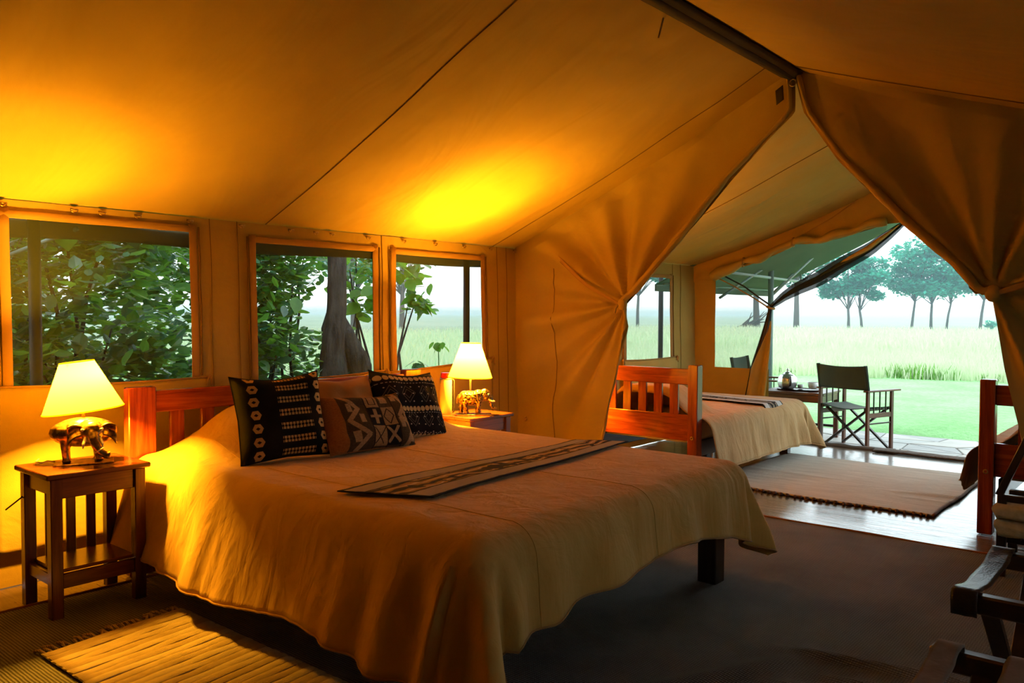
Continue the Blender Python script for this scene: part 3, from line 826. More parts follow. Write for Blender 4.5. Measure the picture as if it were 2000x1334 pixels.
# twin beds in the far room
tw = [-.30, -.155, -.01, .135, .28]
def twin(name, label, yc, flip):
    return make_bed(name, label, (5.755, yc, 0), PI / 2, .96, 2.0, .54, (.085, .085), .957, [(.80, .925), (.36, .565)], tw, .075, .08)
twin('twin_bed', 'twin bed with red wooden slatted headboard behind the left curtain', 3.525, 1)
twin('twin_bed', 'twin bed with a tall red headboard post at the right edge', .56, -1)
def pil_twin(x, y):
    return .22 * sm(-.62, -.30, y) * (1 - .25 * sm(-.06, .0, y)) * sm(-.47, -.15, x) * sm(.47, .2, x)
make_spread('bedspread', 'tan bedspread hanging in pleats over the twin bed by the doorway table', (5.80, 3.525, 0), PI / 2, .97, 1.93, .545,
            lambda y: .45, lambda x: .42, lambda y: .4, .20, pil_twin, 'spread_twin', 4.2, None, .8)
make_spread('bedspread', 'tan bedspread showing below the rightmost headboard post', (5.80, .56, 0), PI / 2, .97, 1.93, .545,
            lambda y: .38, lambda x: .42, lambda y: .40 - .1 * sm(-.25, 0, y), .34, pil_twin, 'spread_twin', 2.7, None, .8)

# ------------------------------------------------------------------ runners
def runner_mat(name, gold, grey):
    m = Mat(name, gold, .9, .15); uv = m.coord('UV'); u, v_, _ = m.xyz(uv)
    pat = m.wave(m.coord('UV', (3.2, .9, 1)), 2.0, 7, 2, 1.3, 'Y')
    blot = m.noise(m.coord('UV', (16, 2, 1)), 1.4, 1)
    inner = m.ramp(pat, [(.28, (.015, .012, .010)), (.36, gold), (.90, gold), (1.0, (.6, .5, .36))])
    inner = m.mix(blot > .60, inner, (.018, .014, .011))
    g = m.ramp(m.noise(m.coord('UV', (3, 60, 1)), 3, 3), [(.3, tuple(k * .75 for k in grey)), (.7, grey)])
    c = m.mix(rng(v_, .30, .69), g, inner)
    c = m.mix((rng(v_, .27, .30) + rng(v_, .69, .715)).clamp(), c, (.012, .010, .009))
    edge = ((v_ < .045) + (v_ > .955) + (u < .008) + (u > .992)).clamp()
    c = m.mix(edge, c, (.012, .010, .009)); m.setcol(c)
    m.bump(m.noise(m.coord(), 260, 1), .15, .005); return m.m
MT['runner'] = runner_mat('animal_stripe_runner', (.33, .20, .07), (.40, .36, .31))
MT['runner2'] = runner_mat('zebra_runner', (.12, .09, .06), (.62, .62, .60))
def rn(u, v):
    x0, y0 = lerp(2.02, 3.74, u), lerp(2.635, 2.72, u)        # far edge
    x1, y1 = lerp(2.19, 3.90, u), lerp(2.265, 2.47, u)        # near edge
    x, y = lerp(x0, x1, v), lerp(y0, y1, v)
    y += .012 * math.sin(u * 7) + .01 * math.sin(u * 3 + 1)
    return (x, y, .639 + .004 * nz(x * 4, y * 9, 2) + .003 * abs(nz(x * 14, y * 3, 5)))
single('bed_runner', B().solid(rn, 90, 12, .004), 'runner', 'dark bordered animal print runner laid across the double bed', 'runner', True)
def rn2(u, v):
    x = lerp(6.05, 7.42, v)
    y = lerp(3.95, 2.93, u)
    x = lerp(lerp(7.06, 6.9, u), lerp(7.40, 7.30, u), v)
    y = lerp(4.02, 3.02, u); z = .562 + .004 * nz(x * 5, y * 5)
    if u > .86:
        t = (u - .86) / .14; y = 3.01 - .05 * math.sin(t * PI / 2); z = .562 - .09 * t ** 1.3
    return (x, y, z)
single('bed_runner', B().solid(rn2, 60, 10, .004), 'runner2', 'black and white striped runner across the far twin bed', 'runner', True)

# ------------------------------------------------------------------ cushions
def cushion(name, label, c, w, h, th, mat, R, seed=0, lump=.01):
    def S(sg):
        def f(u, v):
            a, b = 2 * u - 1, 2 * v - 1
            px = a * (1 - .07 * (1 - abs(b)) ** .7 * abs(a) ** 3 * 1.0); pz = b * (1 - .08 * (1 - abs(a)) ** .7 * abs(b) ** 3)
            t = (max(0, 1 - a ** 4) * max(0, 1 - b ** 4)) ** .55
            t *= (1 + .25 * nz(a * 1.6, b * 1.6, seed))
            y = sg * (t * th / 2 + .0012) + lump * nz(a * 2.5 + 5, b * 2.5, seed) * (1 - max(abs(a), abs(b)) ** 6)
            sag = -.018 * (1 - a * a) * max(0, b) ** 2
            return Vector((px * w / 2, -y, pz * h / 2 + sag))
        return f
    b = B(); b.grid(S(1), 36, 36); k = len(b.f)
    b.grid(S(-1), 36, 36); b.f = b.f[:k] + [f[::-1] for f in b.f[k:]]
    root = thing(name, label, 'cushion', c)
    root.rotation_euler = R
    part(root, 'cover', b, mat, True)
    ring = [S(1)(k / 20, 0) for k in range(20)] + [S(1)(1, k / 20) for k in range(20)] + [S(1)(1 - k / 20, 1) for k in range(20)] + [S(1)(0, 1 - k / 20) for k in range(21)]
    part(root, 'piping', B().tube([(p.x, 0 + (p.y + .0), p.z) for p in ring], .0035, 5), mat, True)
    return root

# left black mud-cloth: hexagon rings down one side, ladders in the middle
m = Mat('black_mud_cloth_ladders', (.008, .008, .009), .95, .1); u, v_, _ = m.xyz(m.coord('UV'))
row = (v_ * 6.6 + .1).frac() - .5
def ringx(cx, rx=.052, ry=.34):
    a = ((u - cx) / rx).abs(); b = (row / ry).abs()
    d = (a * .85 + b * .5).mx(b)
    return (d < 1.0) * ((((u - cx) / (rx * .5)).abs() + (row / (ry * .35)).abs()) > 1.0)
lad = rng(u, .43, .80) * rng(row.abs(), .07, .24)
teeth = ((u * 26).frac() - .5).abs() > .13
core = rng(u, .43, .80) * (row.abs() < .10) * (((u * 26).frac() - .5).abs() > .40)
pat = (ringx(.175) + ringx(.93) + lad * teeth + core).clamp()
base = m.ramp(m.noise(m.coord('UV'), 3, 3), [(.3, (.006, .006, .006)), (.7, (.016, .014, .010))])
m.setcol(m.mix(pat, base, (.52, .34, .12)))
m.bump(m.noise(m.coord(), 9, 4) + m.noise(m.coord(), 300, 1) * .05, .35, .02); MT['mud_a'] = m.m
# right black cloth: bands of discs, diamonds of white dots
m = Mat('black_indigo_cloth_dots', (.008, .008, .010), .95, .1); u, v_, _ = m.xyz(m.coord('UV'))
def discs(cy, ry, n, k=1.0):
    a = ((u * n).frac() - .5) / .46; b = (v_ - cy) / ry
    return (a * a + b * b) < k
band = discs(.86, .040, 13) + discs(.40, .036, 17) + discs(.02, .03, 15)
cellu = (u * 4).frac() - .5; cellv = ((v_ - .44) / .34).frac() - .5
dia = ((cellu.abs() + cellv.abs()) - .36).abs() < .018
dia2 = ((cellu.abs() + cellv.abs()) - .20).abs() < .014
dots = ((((u * 8).frac() - .5) * 1.0).abs() + ((((v_ - .02) * 9.4).frac() - .5)).abs()) < .10
zone = rng(v_, .48, .76) + rng(v_, .07, .33)
dash = (((v_ - .78).abs() < .006) + ((v_ - .345).abs() < .005) + ((v_ - .06).abs() < .005)) * (((u * 22).frac()) < .55)
lines = ((dia + dia2) * .22 + dots * .9) * zone
m.setcol(m.mix((band * .95).clamp(), m.mix((lines + dash * .6).clamp(), (.008, .008, .010), (.55, .50, .40)), (.52, .40, .19)))
m.bump(m.noise(m.coord(), 9, 4), .3, .02); MT['mud_b'] = m.m
# patchwork raffia cushion
m = Mat('patchwork_raffia', (.2, .12, .05), .95, .1); u, v_, _ = m.xyz(m.coord('UV'))
nzv = m.noise(m.coord('UV'), 40, 2)
light = m.ramp(nzv, [(.3, (.24, .15, .065)), (.7, (.34, .22, .10))])
c = m.ramp(nzv, [(.3, (.045, .030, .014)), (.7, (.075, .05, .024))])
def rect(x0, x1, y0, y1): return rng(u, x0, x1) * rng(v_, y0, y1)
def seg(x0, y0, x1, y1, w):
    dx, dy = x1 - x0, y1 - y0; L2 = dx * dx + dy * dy; L_ = math.sqrt(L2)
    t = ((u - x0) * dx + (v_ - y0) * dy) / L2
    d = (((u - x0) * dy - (v_ - y0) * dx) / L_).abs()
    return (d < w) * rng(t, -.03, 1.03)
squares = rect(.46, .62, .66, .98) + rect(.62, .78, .34, .66) + rect(.46, .62, .02, .34)
c = m.mix(squares.clamp(), c, light)
darksq = rect(.46, .62, .34, .66) + rect(.62, .78, .02, .34)
c = m.mix(darksq.clamp(), c, (.010, .010, .012))
strips = [(.20, .95, .36, .66), (.36, .66, .22, .45), (.22, .45, .40, .20), (.40, .20, .26, .0), (.84, 1, .96, .72), (.96, .72, .84, .50), (.84, .50, .97, .25), (.97, .25, .86, 0)]
acc = None
for q in strips:
    e = seg(*q, .028); acc = e if acc is None else acc + e
for q in ((.475, .50, .60, .50), (.54, .38, .54, .62)): acc = acc + seg(*q, .022)
for q in ((.635, .06, .765, .31), (.635, .31, .765, .06)): acc = acc + seg(*q, .018)
acc = acc + rect(.235, .29, .60, .76) + rect(.34, .40, .40, .55) + rect(.23, .31, .10, .28) + rect(.65, .74, .74, .90) + rect(.80, .87, .78, .90) + rect(.90, .97, .42, .58) + rect(.81, .87, .28, .46) + rect(.90, .96, .05, .18)
c = m.mix(acc.clamp(), c, m.ramp(nzv, [(.3, (.27, .175, .08)), (.7, (.38, .26, .13))]))
inl = seg(.50, .72, .58, .72, .006) + seg(.50, .90, .58, .90, .006) + seg(.50, .72, .50, .90, .006) + seg(.58, .72, .58, .90, .006)
for q in ((.64, .50, .70, .63), (.70, .63, .76, .50), (.76, .50, .70, .37), (.70, .37, .64, .50), (.47, .06, .61, .30), (.47, .30, .56, .05)): inl = inl + seg(*q, .006)
for q in ((.455, 0, .455, 1), (.62, 0, .62, 1), (.785, 0, .785, 1)): inl = inl + seg(*q, .007)
c = m.mix(inl.clamp(), c, (.018, .011, .006))
c = m.mix(u < .17, c, m.ramp(nzv, [(.3, (.27, .105, .022)), (.7, (.34, .14, .032))]))
m.setcol(c); m.bump(m.noise(m.coord('UV'), 45, 3) + (acc.clamp()) * .6, .4, .012); MT['patch'] = m.m

cushion('cushion', 'black cushion with gold hexagon rings and ladder stripes', (2.325, 3.49, .838), .455, .435, .15, 'mud_a', (math.radians(-17), math.radians(-2), math.radians(-12)), 1, .012)
cushion('cushion', 'plain ochre cushion behind the patchwork one', (2.83, 3.66, .80), .47, .42, .16, 'tan_cushion', (math.radians(-24), math.radians(1), math.radians(-2)), 5, .015)
cushion('cushion', 'brown patchwork cushion with appliqued squares and crosses', (2.80, 3.42, .766), .58, .335, .15, 'patch', (math.radians(-33), math.radians(2), math.radians(0)), 9, .014)
cushion('cushion', 'black cushion with white dotted diamonds and a band of gold discs', (3.29, 3.62, .80), .51, .44, .17, 'mud_b', (math.radians(-24), math.radians(5), math.radians(2)), 13, .015)

# ------------------------------------------------------------------ nightstands
def nightstand(label, loc, group='slatted nightstands'):
    r = thing('nightstand', label, 'nightstand', loc, 0, group)
    w, d, h = .455, .385, .648
    part(r, 'top', B().bx(-w / 2, w / 2, -d / 2, d / 2, h - .024, h, .006), 'brownwoodX', 'auto')
    lx, ly = w / 2 - .045, d / 2 - .04
    for sx in (-1, 1):
        for sy in (-1, 1):
            part(r, 'leg', B().bx(sx * lx - .025, sx * lx + .025, sy * ly - .025, sy * ly + .025, 0, h - .024, .004), 'brownwoodZ', 'auto')
    for sy in (-1, 1):
        part(r, 'apron', B().bx(-lx + .025, lx - .025, sy * ly - .01, sy * ly + .01, h - .115, h - .024, .003), 'brownwoodX', 'auto')
        part(r, 'shelf_rail', B().bx(-lx + .025, lx - .025, sy * ly - .01, sy * ly + .01, .135, .20, .003), 'brownwoodX', 'auto')
    for sx in (-1, 1):
        part(r, 'side_apron', B().bx(sx * lx - .01, sx * lx + .01, -ly + .025, ly - .025, h - .10, h - .024, .003), 'brownwoodY', 'auto')
        part(r, 'side_rail', B().bx(sx * lx - .01, sx * lx + .01, -ly + .025, ly - .025, .145, .20, .003), 'brownwoodY', 'auto')
    part(r, 'shelf', B().bx(-lx + .012, lx - .012, -ly + .012, ly - .012, .20, .216, .003), 'brownwoodX', 'auto')
    for k in (-1, 0, 1):
        part(r, 'slat', B().bx(k * .092 - .021, k * .092 + .021, ly - .008, ly + .008, .20, h - .10, .003), 'brownwoodZ', 'auto')
    return r
nightstand('brown slatted nightstand carrying the larger lamp near the left edge', (1.582, 3.965, 0))
nightstand('brown nightstand carrying the flask and lamp beside the partition', (4.19, 3.945, 0))
nightstand('brown nightstand half hidden behind the partition curtain', (5.56, 4.19, 0))

# ------------------------------------------------------------------ elephant lamps
def fuse(b, voxel, it=3, name='body'):
    """melt overlapping forms into one continuous skin"""
    me = b.mesh(name, 'brass'); o = bpy.data.objects.new('tmp', me); COL.objects.link(o)
    md = o.modifiers.new('r', 'REMESH'); md.mode = 'VOXEL'; md.voxel_size = voxel; md.use_smooth_shade = True
    s2 = o.modifiers.new('s', 'SMOOTH'); s2.iterations = it; s2.factor = .5
    dg = bpy.context.evaluated_depsgraph_get()
    out = bpy.data.meshes.new_from_object(o.evaluated_get(dg))
    bpy.data.objects.remove(o); bpy.data.meshes.remove(me)
    out.name = name
    return out
def mesh_part(parent, name, me, mat, label=None):
    me.materials.clear(); me.materials.append(MT[mat])
    o = bpy.data.objects.new(name, me); COL.objects.link(o)
    return _name(o, parent, label)

def lampshade(r, z0, z1, r0, r1, tilt, cx=0, cy=0):
    piv = Vector((cx, cy, (z0 + z1) / 2))
    def f(u, v):
        a = 2 * PI * u; rr = lerp(r0, r1, v); p = Vector((rr * math.cos(a), rr * math.sin(a), lerp(z0, z1, v) - piv.z))
        return Matrix.Rotation(tilt[1], 3, 'Y') @ (Matrix.Rotation(tilt[0], 3, 'X') @ p) + piv
    sh = part(r, 'shade', B().grid(f, 48, 8), 'shade', True)
    part(sh, 'rim', B().tube([f(k / 48, 0) for k in range(49)], .0035, 6), 'shade', True)
    part(sh, 'rim', B().tube([f(k / 48, 1) for k in range(49)], .003, 6), 'shade', True)
    sp = B()
    for k in range(3):
        a = k / 3; p = Vector(f(a, .93)); sp.cyl(Vector((cx, cy, z1 - .03)), p, .002, n=5)
    part(sh, 'spider', sp, 'steel', True)
    return sh
def bulb(r, c, power, label):
    b = part(r, 'bulb', B().ball(c, (.026, .026, .034), 14), 'bulb', True)
    ld = bpy.data.lights.new('bulb_light', 'POINT'); ld.energy = power; ld.color = LAMP_COL; ld.shadow_soft_size = .04
    lo = bpy.data.objects.new('bulb_light', ld); COL.objects.link(lo); lo.parent = r; lo.location = c
    b.visible_shadow = True
    return b

# lamp on the left nightstand: egg-bodied brass elephant with its head turned to the room
l1 = thing('elephant_lamp', 'larger table lamp on a brass elephant, lit, near the left edge', 'lamp', (1.595, 3.99, .648), math.radians(-22))
part(l1, 'base_plate', B().bx(-.125, .125, -.075, .075, 0, .006, .002), 'brass', 'auto')
eb = B().ball((0, .03, .140), (.145, .075, .070), 20)
eb.ball((.035, -.075, .152), (.050, .05, .050), 14).ball((.03, -.04, .165), (.048, .05, .042), 14)
for (x, y) in ((-.075, .055), (-.075, -.0), (.055, .06), (.06, .005)):
    eb.tube([(x, y, .11), (x, y - .003, .06), (x + .003, y - .004, .022), (x + .003, y - .008, .008)], [.026, .019, .017, .021], 10)
eb.tube([(.037, -.105, .145), (.042, -.130, .120), (.052, -.142, .09), (.072, -.146, .062), (.092, -.148, .050), (.108, -.148, .050)], [.028, .022, .019, .017, .016, .019], 10)
el1 = mesh_part(l1, 'elephant', fuse(eb, .0045, 3, 'elephant'), 'brass')
for s in (-1, 1):
    part(el1, 'ear', B().solid(lambda u, v, s=s: (.035 + s * (.040 + .062 * u), -.060 + .02 * math.sin(PI * v) - .010 * u, .175 - .085 * v * (.5 + .5 * u) + .012 * math.sin(PI * u)), 8, 8, .006), 'brass', True)
    part(el1, 'tusk', B().tube([(.037 + s * .028, -.105, .130), (.037 + s * .038, -.135, .106), (.037 + s * .040, -.152, .088)], [.008, .007, .003], 8), 'ivory', True)
    part(el1, 'eye', B().ball((.035 + s * .040, -.105, .165), .007, 8), 'ivory', True)
part(el1, 'trunk_band', B().tube([(.062 + .020 * math.cos(a), -.144 + .020 * math.sin(a), .076 + .012 * math.cos(a)) for a in [2 * PI * k / 12 for k in range(13)]], .003, 5), 'ivory', True)
part(l1, 'stem', B().cyl((0, .03, .18), (0, .03, .31), .008, n=12), 'brass', True)
lampshade(l1, .243, .470, .173, .073, (math.radians(-2), math.radians(-6.5)), -.012, .03)
bulb(l1, (0, .03, .385), LAMP_W * .54, '')
# flex of the lamp
part(l1, 'flex', B().tube([(-.12, .04, .006), (-.15, .05, .012), (-.17, .03, .006), (-.20, .09, .005), (-.19, .17, .004)], .003, 6), 'cream_plastic', True)

# lamp by the partition: carved elephant in profile
l2 = thing('elephant_lamp', 'table lamp on a carved bronze elephant, lit, beside the flask', 'lamp', (4.13, 3.88, .648), math.radians(-47))
part(l2, 'base_plate', B().bx(-.125, .125, -.06, .06, 0, .008, .003), 'brass', 'auto')
eb = B().ball((-.02, 0, .118), (.078, .048, .052), 18).ball((-.062, 0, .118), (.042, .044, .052), 14).ball((.035, 0, .128), (.045, .044, .05), 14)
eb.ball((.082, 0, .138), (.038, .034, .042), 14).ball((.078, 0, .162), (.025, .028, .022), 12)
for (x, y, dx) in ((-.078, .024, -.008), (-.060, -.024, .012), (.028, .026, .010), (.040, -.024, -.012)):
    eb.tube([(x, y, .11), (x + dx * .4, y, .065), (x + dx, y, .028), (x + dx + .003, y, .012)], [.026, .018, .015, .019], 10)
eb.tube([(.108, 0, .135), (.122, 0, .105), (.122, 0, .075), (.130, 0, .052), (.146, 0, .044), (.160, 0, .048)], [.022, .017, .013, .011, .010, .011], 10)
eb.tube([(-.100, 0, .14), (-.112, 0, .11), (-.112, 0, .08)], [.008, .006, .005], 6)
el2 = mesh_part(l2, 'elephant', fuse(eb, .004, 3, 'elephant'), 'bronze')
for s in (-1, 1):
    part(el2, 'ear', B().solid(lambda u, v, s=s: (.066 - .058 * u - .01 * v, s * (.038 + .012 * u), .160 - .078 * v * (.45 + .55 * math.sin(PI * min(1, u + .15))) - .01 * u), 8, 8, .005), 'bronze', True)
    part(el2, 'tusk', B().tube([(.104, s * .020, .112), (.128, s * .026, .096), (.150, s * .022, .094)], [.007, .006, .002], 8), 'ivory', True)
    part(el2, 'eye', B().ball((.104, s * .028, .146), .005, 8), 'ivory', True)
part(l2, 'stem', B().cyl((-.02, 0, .155), (-.02, 0, .34), .007, n=12), 'cream_plastic', True)
lampshade(l2, .262, .498, .152, .066, (0, math.radians(1.5)), -.02, 0)
bulb(l2, (-.02, 0, .415), LAMP_W, '')

# lamp in the far room, standing behind the curtain
l3 = thing('elephant_lamp', 'lit table lamp hidden behind the partition curtain', 'lamp', (5.55, 4.22, .648), 0)
part(l3, 'base_plate', B().bx(-.09, .09, -.06, .06, 0, .008, .003), 'brass', 'auto')
mesh_part(l3, 'elephant', el2.data.copy(), 'bronze')
part(l3, 'stem', B().cyl((-.02, 0, .155), (-.02, 0, .34), .007, n=12), 'cream_plastic', True)
lampshade(l3, .262, .498, .152, .066, (0, 0), -.02, 0)
bulb(l3, (-.02, 0, .415), LAMP_W * 1.8, '')

single('power_cord', B().tube([(1.30, 4.10, .46), (1.37, 4.12, .50), (1.44, 4.17, .565), (1.50, 4.19, .60), (1.52, 4.16, .60)], .0035, 6), 'black_plastic', 'thin dark cord running from the left nightstand towards the wall', 'cord', True)

# thermos flask
fl = thing('thermos_flask', 'beige thermos flask with a red cap standing on the nightstand', 'flask', (4.03, 4.05, .648))
part(fl, 'body', B().lathe([(.0, 0), (.040, 0), (.043, .004), (.043, .235), (.040, .242), (.0, .243)], n=28), 'flask', 'auto')
part(fl, 'collar', B().lathe([(.040, .240), (.0415, .243), (.0415, .250), (.036, .254), (.0, .254)], n=28), 'steel', 'auto')
part(fl, 'cap', B().lathe([(.034, .252), (.036, .255), (.035, .282), (.031, .290), (.0, .291)], n=24), 'red_plastic', 'auto')
part(fl, 'handle', B().tube([(.030, -.034, .245), (.042, -.040, .235), (.042, -.040, .02), (.034, -.034, .01)], .0045, 6), 'black_plastic', True)

# ------------------------------------------------------------------ rag rug by the bed
rug = thing('rag_rug', 'cream rag rug with ribbed stripes and a fringe beside the bed', 'rug', (1.5, 2.8, 0))
A0, A1 = Vector((1.20, 3.42, 0)), Vector((1.80, 3.49, 0))
D0 = Vector((.02, -1, 0))
rows = 34; rh = .047
for k in range(rows):
    w_ = rh * (.47 + .06 * random.Random(k).random())
    c0, c1 = A0 + D0 * (k + .5) * rh, A1 + D0 * (k + .5) * rh
    sd = k * 3.7
    pts = []
    for j in range(15):
        t = j / 14; p = c0.lerp(c1, t); p = p + D0 * (.006 * nz(t * 3, sd)); p.z = .022 + .004 * nz(t * 5, sd, 1)
        pts.append(p)
    part(rug, 'woven_row', B().tube(pts, [rh * .60] * 15, 8, True, .17), 'rag%d' % (k % 3), True, True)
for k in range(24):
    t = (k + .5) / 24; p = A0.lerp(A1, t); rd = random.Random(k + 50)
    q = p - D0 * (.055 + .03 * rd.random()) + Vector((rd.uniform(-.03, .02), 0, 0))
    p.z = .02; q.z = .016; mid = p.lerp(q, .5) + Vector((rd.uniform(-.012, .012), 0, .006))
    part(rug, 'tassel', B().tube([p, mid, q], [.006, .007, .004], 6), 'rag1', True, True)

# beige rug in the far room
def brug(u, v):
    x = lerp(5.97, 7.72, u); y = lerp(3.10, 1.39, v)
    x += .012 * math.sin(v * 9) + .01 * math.sin(v * 4 + 2); y += .008 * math.sin(u * 11)
    z = .010 + .004 * nz(x * 3, y * 2)
    z += .014 * math.exp(-((x - 6.62 - .10 * nz(y * 1.3, 2)) / .03) ** 2) * sm(2.1, 1.5, y) + .008 * math.exp(-((x - 6.42) / .03) ** 2) * sm(1.9, 1.5, y)
    z += .008 * math.exp(-((x - 6.75) / .04) ** 2) * sm(2.0, 2.6, y)
    return (x, y, z)
br = single('beige_rug', B().solid(brug, 70, 60, .010), 'beige_rug', 'beige woven rug with a knotted fringe on the shiny groundsheet', 'rug', True)
for k in range(34):
    v0 = (k + .5) / 34; p = Vector(brug(0, v0)); rd = random.Random(k)
    q = p + Vector((-.035 - .02 * rd.random(), rd.uniform(-.02, .02), 0)); q.z = .008
    part(br, 'tassel', B().tube([p, p.lerp(q, .5) + Vector((0, 0, .004)), q], [.008, .012, .006], 6), 'rug_hem', True)
part(br, 'edge_binding', B().tube([Vector(brug(k / 30, 1)) for k in range(31)], .010, 6), 'rug_hem', True)
part(br, 'edge_binding', B().tube([Vector(brug(1, k / 30)) for k in range(31)], .006, 6), 'rug_hem', True)

# ------------------------------------------------------------------ luggage racks, right foreground
def rack(name, label, x0, x1, y0, y1, h, strap_ys, sw, strapmat, sag, group=None):
    r = thing(name, label, 'luggage rack', ((x0 + x1) / 2, (y0 + y1) / 2, 0))
    for x, nm in ((x0, 'top_rail'), (x1, 'top_rail')):
        part(r, nm, B().bx(x - .020, x + .020, y0, y1, h - .062, h - .006, .006), 'darkwoodY', 'auto', True)
    for y in (y1 - .09, y0 + .09):
        part(r, 'leg', B().bar((x0, y, h - .05), (x1 - .02, y - .0, .012), .024, .048, up=(0, 1, 0)), 'darkwoodX', 'auto', True)
        part(r, 'leg', B().bar((x1, y - .03, h - .05), (x0 + .02, y - .03, .012), .024, .048, up=(0, 1, 0)), 'darkwoodX', 'auto', True)
    part(r, 'foot_rail', B().bx(x0 + .02, x0 + .05, y0 + .03, y1 - .04, .06, .10, .004), 'darkwoodY', 'auto', True)
    part(r, 'foot_rail', B().bx(x1 - .05, x1 - .02, y0 + .03, y1 - .04, .06, .10, .004), 'darkwoodY', 'auto', True)
    for yc in strap_ys:
        prof = [(x0 - .024, h - .070), (x0 - .026, h - .03), (x0 - .022, h + .001), (x0, h + .003)]
        prof += [(lerp(x0, x1, t), h + .003 - sag * math.sin(PI * t) ** .8) for t in (.06, .15, .3, .5, .7, .85, .94)]
        prof += [(x1, h + .003), (x1 + .022, h + .001), (x1 + .026, h - .03), (x1 + .024, h - .07)]
        def f(u, v, yc=yc):
            k = v * (len(prof) - 1); i = min(int(k), len(prof) - 2); t = k - i
            edge = .006 * nz(v * 9, u * 2, yc * 9)
            return (lerp(prof[i][0], prof[i + 1][0], t), yc + (u - .5) * sw + edge, lerp(prof[i][1], prof[i + 1][1], t) + .002 * nz(u * 3, v * 12))
        part(r, 'strap', B().solid(f, 6, 42, .006), strapmat, True, True)
    return r
rack('luggage_rack', 'dark wooden luggage rack with a sagging black leather strap', 2.66, 3.20, -.12, .555, .552, (.525, .215, -.09), .068, 'leather', .028)
rack('luggage_rack', 'dark wooden rack with grey webbing straps at the bottom right corner', 1.72, 2.26, -.12, .525, .522, (.483, .325, .05), .060, 'strap_canvas', .03)
# low dark frame with a folded towel
fr = thing('folding_stand', 'low dark folding stand with a sloping back holding a towel', 'stand', (4.83, .6, 0))
for y in (.80, .30):
    part(fr, 'post', B().bx(4.81, 4.85, y - .022, y + .022, 0, .43, .004), 'darkwoodZ', 'auto', True)
    part(fr, 'rear_post', B().bx(5.14, 5.18, y - .022, y + .022, 0, .40, .004), 'darkwoodZ', 'auto', True)
part(fr, 'sloping_arm', B().bar((4.83, .815, .425), (4.83, .60, .97), .035, .035, up=(1, 0, 0)), 'darkwoodZ', 'auto', True)
part(fr, 'cross_rail', B().bx(4.815, 4.845, .28, .80, .395, .432, .004), 'darkwoodY', 'auto', True)
part(fr, 'rear_rail', B().bx(5.145, 5.175, .28, .80, .36, .40, .004), 'darkwoodY', 'auto', True)
for y in (.74, .56, .38):
    part(fr, 'seat_slat', B().bx(4.80, 5.18, y - .03, y + .03, .205, .222, .003), 'darkwoodX', 'auto', True)
part(fr, 'shelf_rail', B().bx(4.86, 4.875, .30, .80, .175, .205, .003), 'darkwoodY', 'auto', True)
part(fr, 'shelf_rail', B().bx(5.125, 5.14, .30, .80, .175, .205, .003), 'darkwoodY', 'auto', True)
tw_ = thing('folded_towel', 'thick folded green beige towel on the dark stand', 'towel', (4.90, .60, .222))
def towel_layer(z, r, y0, y1, sd):
    n = 26
    def f(u, v):
        a = 2 * PI * u
        cx = .155 * math.cos(a); cz = r * math.sin(a)
        p = 4.0
        k = (abs(math.cos(a)) ** p + abs(math.sin(a)) ** p) ** (-1 / p)
        return (4.885 + .15 * math.cos(a) * k + .008 * nz(a, v * 3, sd), lerp(y0, y1, v) + .01 * math.sin(a * 3), z + r * math.sin(a) * k + .006 * nz(v * 5, a, sd))
    b = B().grid(f, n, 22)
    b.add([f(k / n, 0) for k in range(n)], [list(range(n))]); b.add([f(k / n, 1) for k in range(n)], [list(range(n))[::-1]])
    return b
part(tw_, 'fold', towel_layer(.268, .046, .812, .40, 1), 'towel', True, True)
part(tw_, 'fold', towel_layer(.350, .038, .822, .41, 4), 'towel', True, True)

# ------------------------------------------------------------------ outdoors: patio
ZP = -.08
patio = struct('floor_patio', B().grid(lambda u, v: (lerp(XF + .1, 10.62 - .10 * v, u), lerp(-3, 9, v), ZP - .012), 4, 8), 'stone0', 'dark mortar bed of the flagstone terrace outside the doorway', 'terrace')
rd = random.Random(4)
cells = []
gxn, gyn = 5, 24
sx, sy = (10.55 - 8.62) / gxn, 11.6 / gyn
jit = {}
def node(i, j):
    if (i, j) not in jit:
        ex = 0 if i in (0, gxn) else rd.uniform(-.13, .13); ey = rd.uniform(-.16, .16)
        jit[(i, j)] = (8.62 + i * sx + ex - (.10 * (j / gyn) if i == gxn else 0), -2.9 + j * sy + ey)
    return jit[(i, j)]
ns = 0
for j in range(2, gyn - 4):
    for i in range(gxn):
        q = [node(i, j), node(i + 1, j), node(i + 1, j + 1), node(i, j + 1)]
        polys = [q] if rd.random() < .6 else ([[q[0], q[1], q[2]], [q[0], q[2], q[3]]])
        for pl in polys:
            cx = sum(p[0] for p in pl) / len(pl); cy = sum(p[1] for p in pl) / len(pl)
            ins = [(cx + (p[0] - cx) * .955, cy + (p[1] - cy) * .955) for p in pl]
            ins2 = [(cx + (p[0] - cx) * .93, cy + (p[1] - cy) * .93) for p in pl]
            h = ZP + rd.uniform(-.004, .004); n = len(pl)
            b = B().add([(x, y, ZP - .02) for x, y in ins] + [(x, y, h - .004) for x, y in ins] + [(x, y, h) for x, y in ins2],
                        [[k, (k + 1) % n, n + (k + 1) % n, n + k] for k in range(n)] + [[n + k, n + (k + 1) % n, 2 * n + (k + 1) % n, 2 * n + k] for k in range(n)] + [[2 * n + k for k in range(n)]])
            part(patio, 'flagstone', b, 'stone%d' % rd.choice((1, 2, 2, 3)), False)
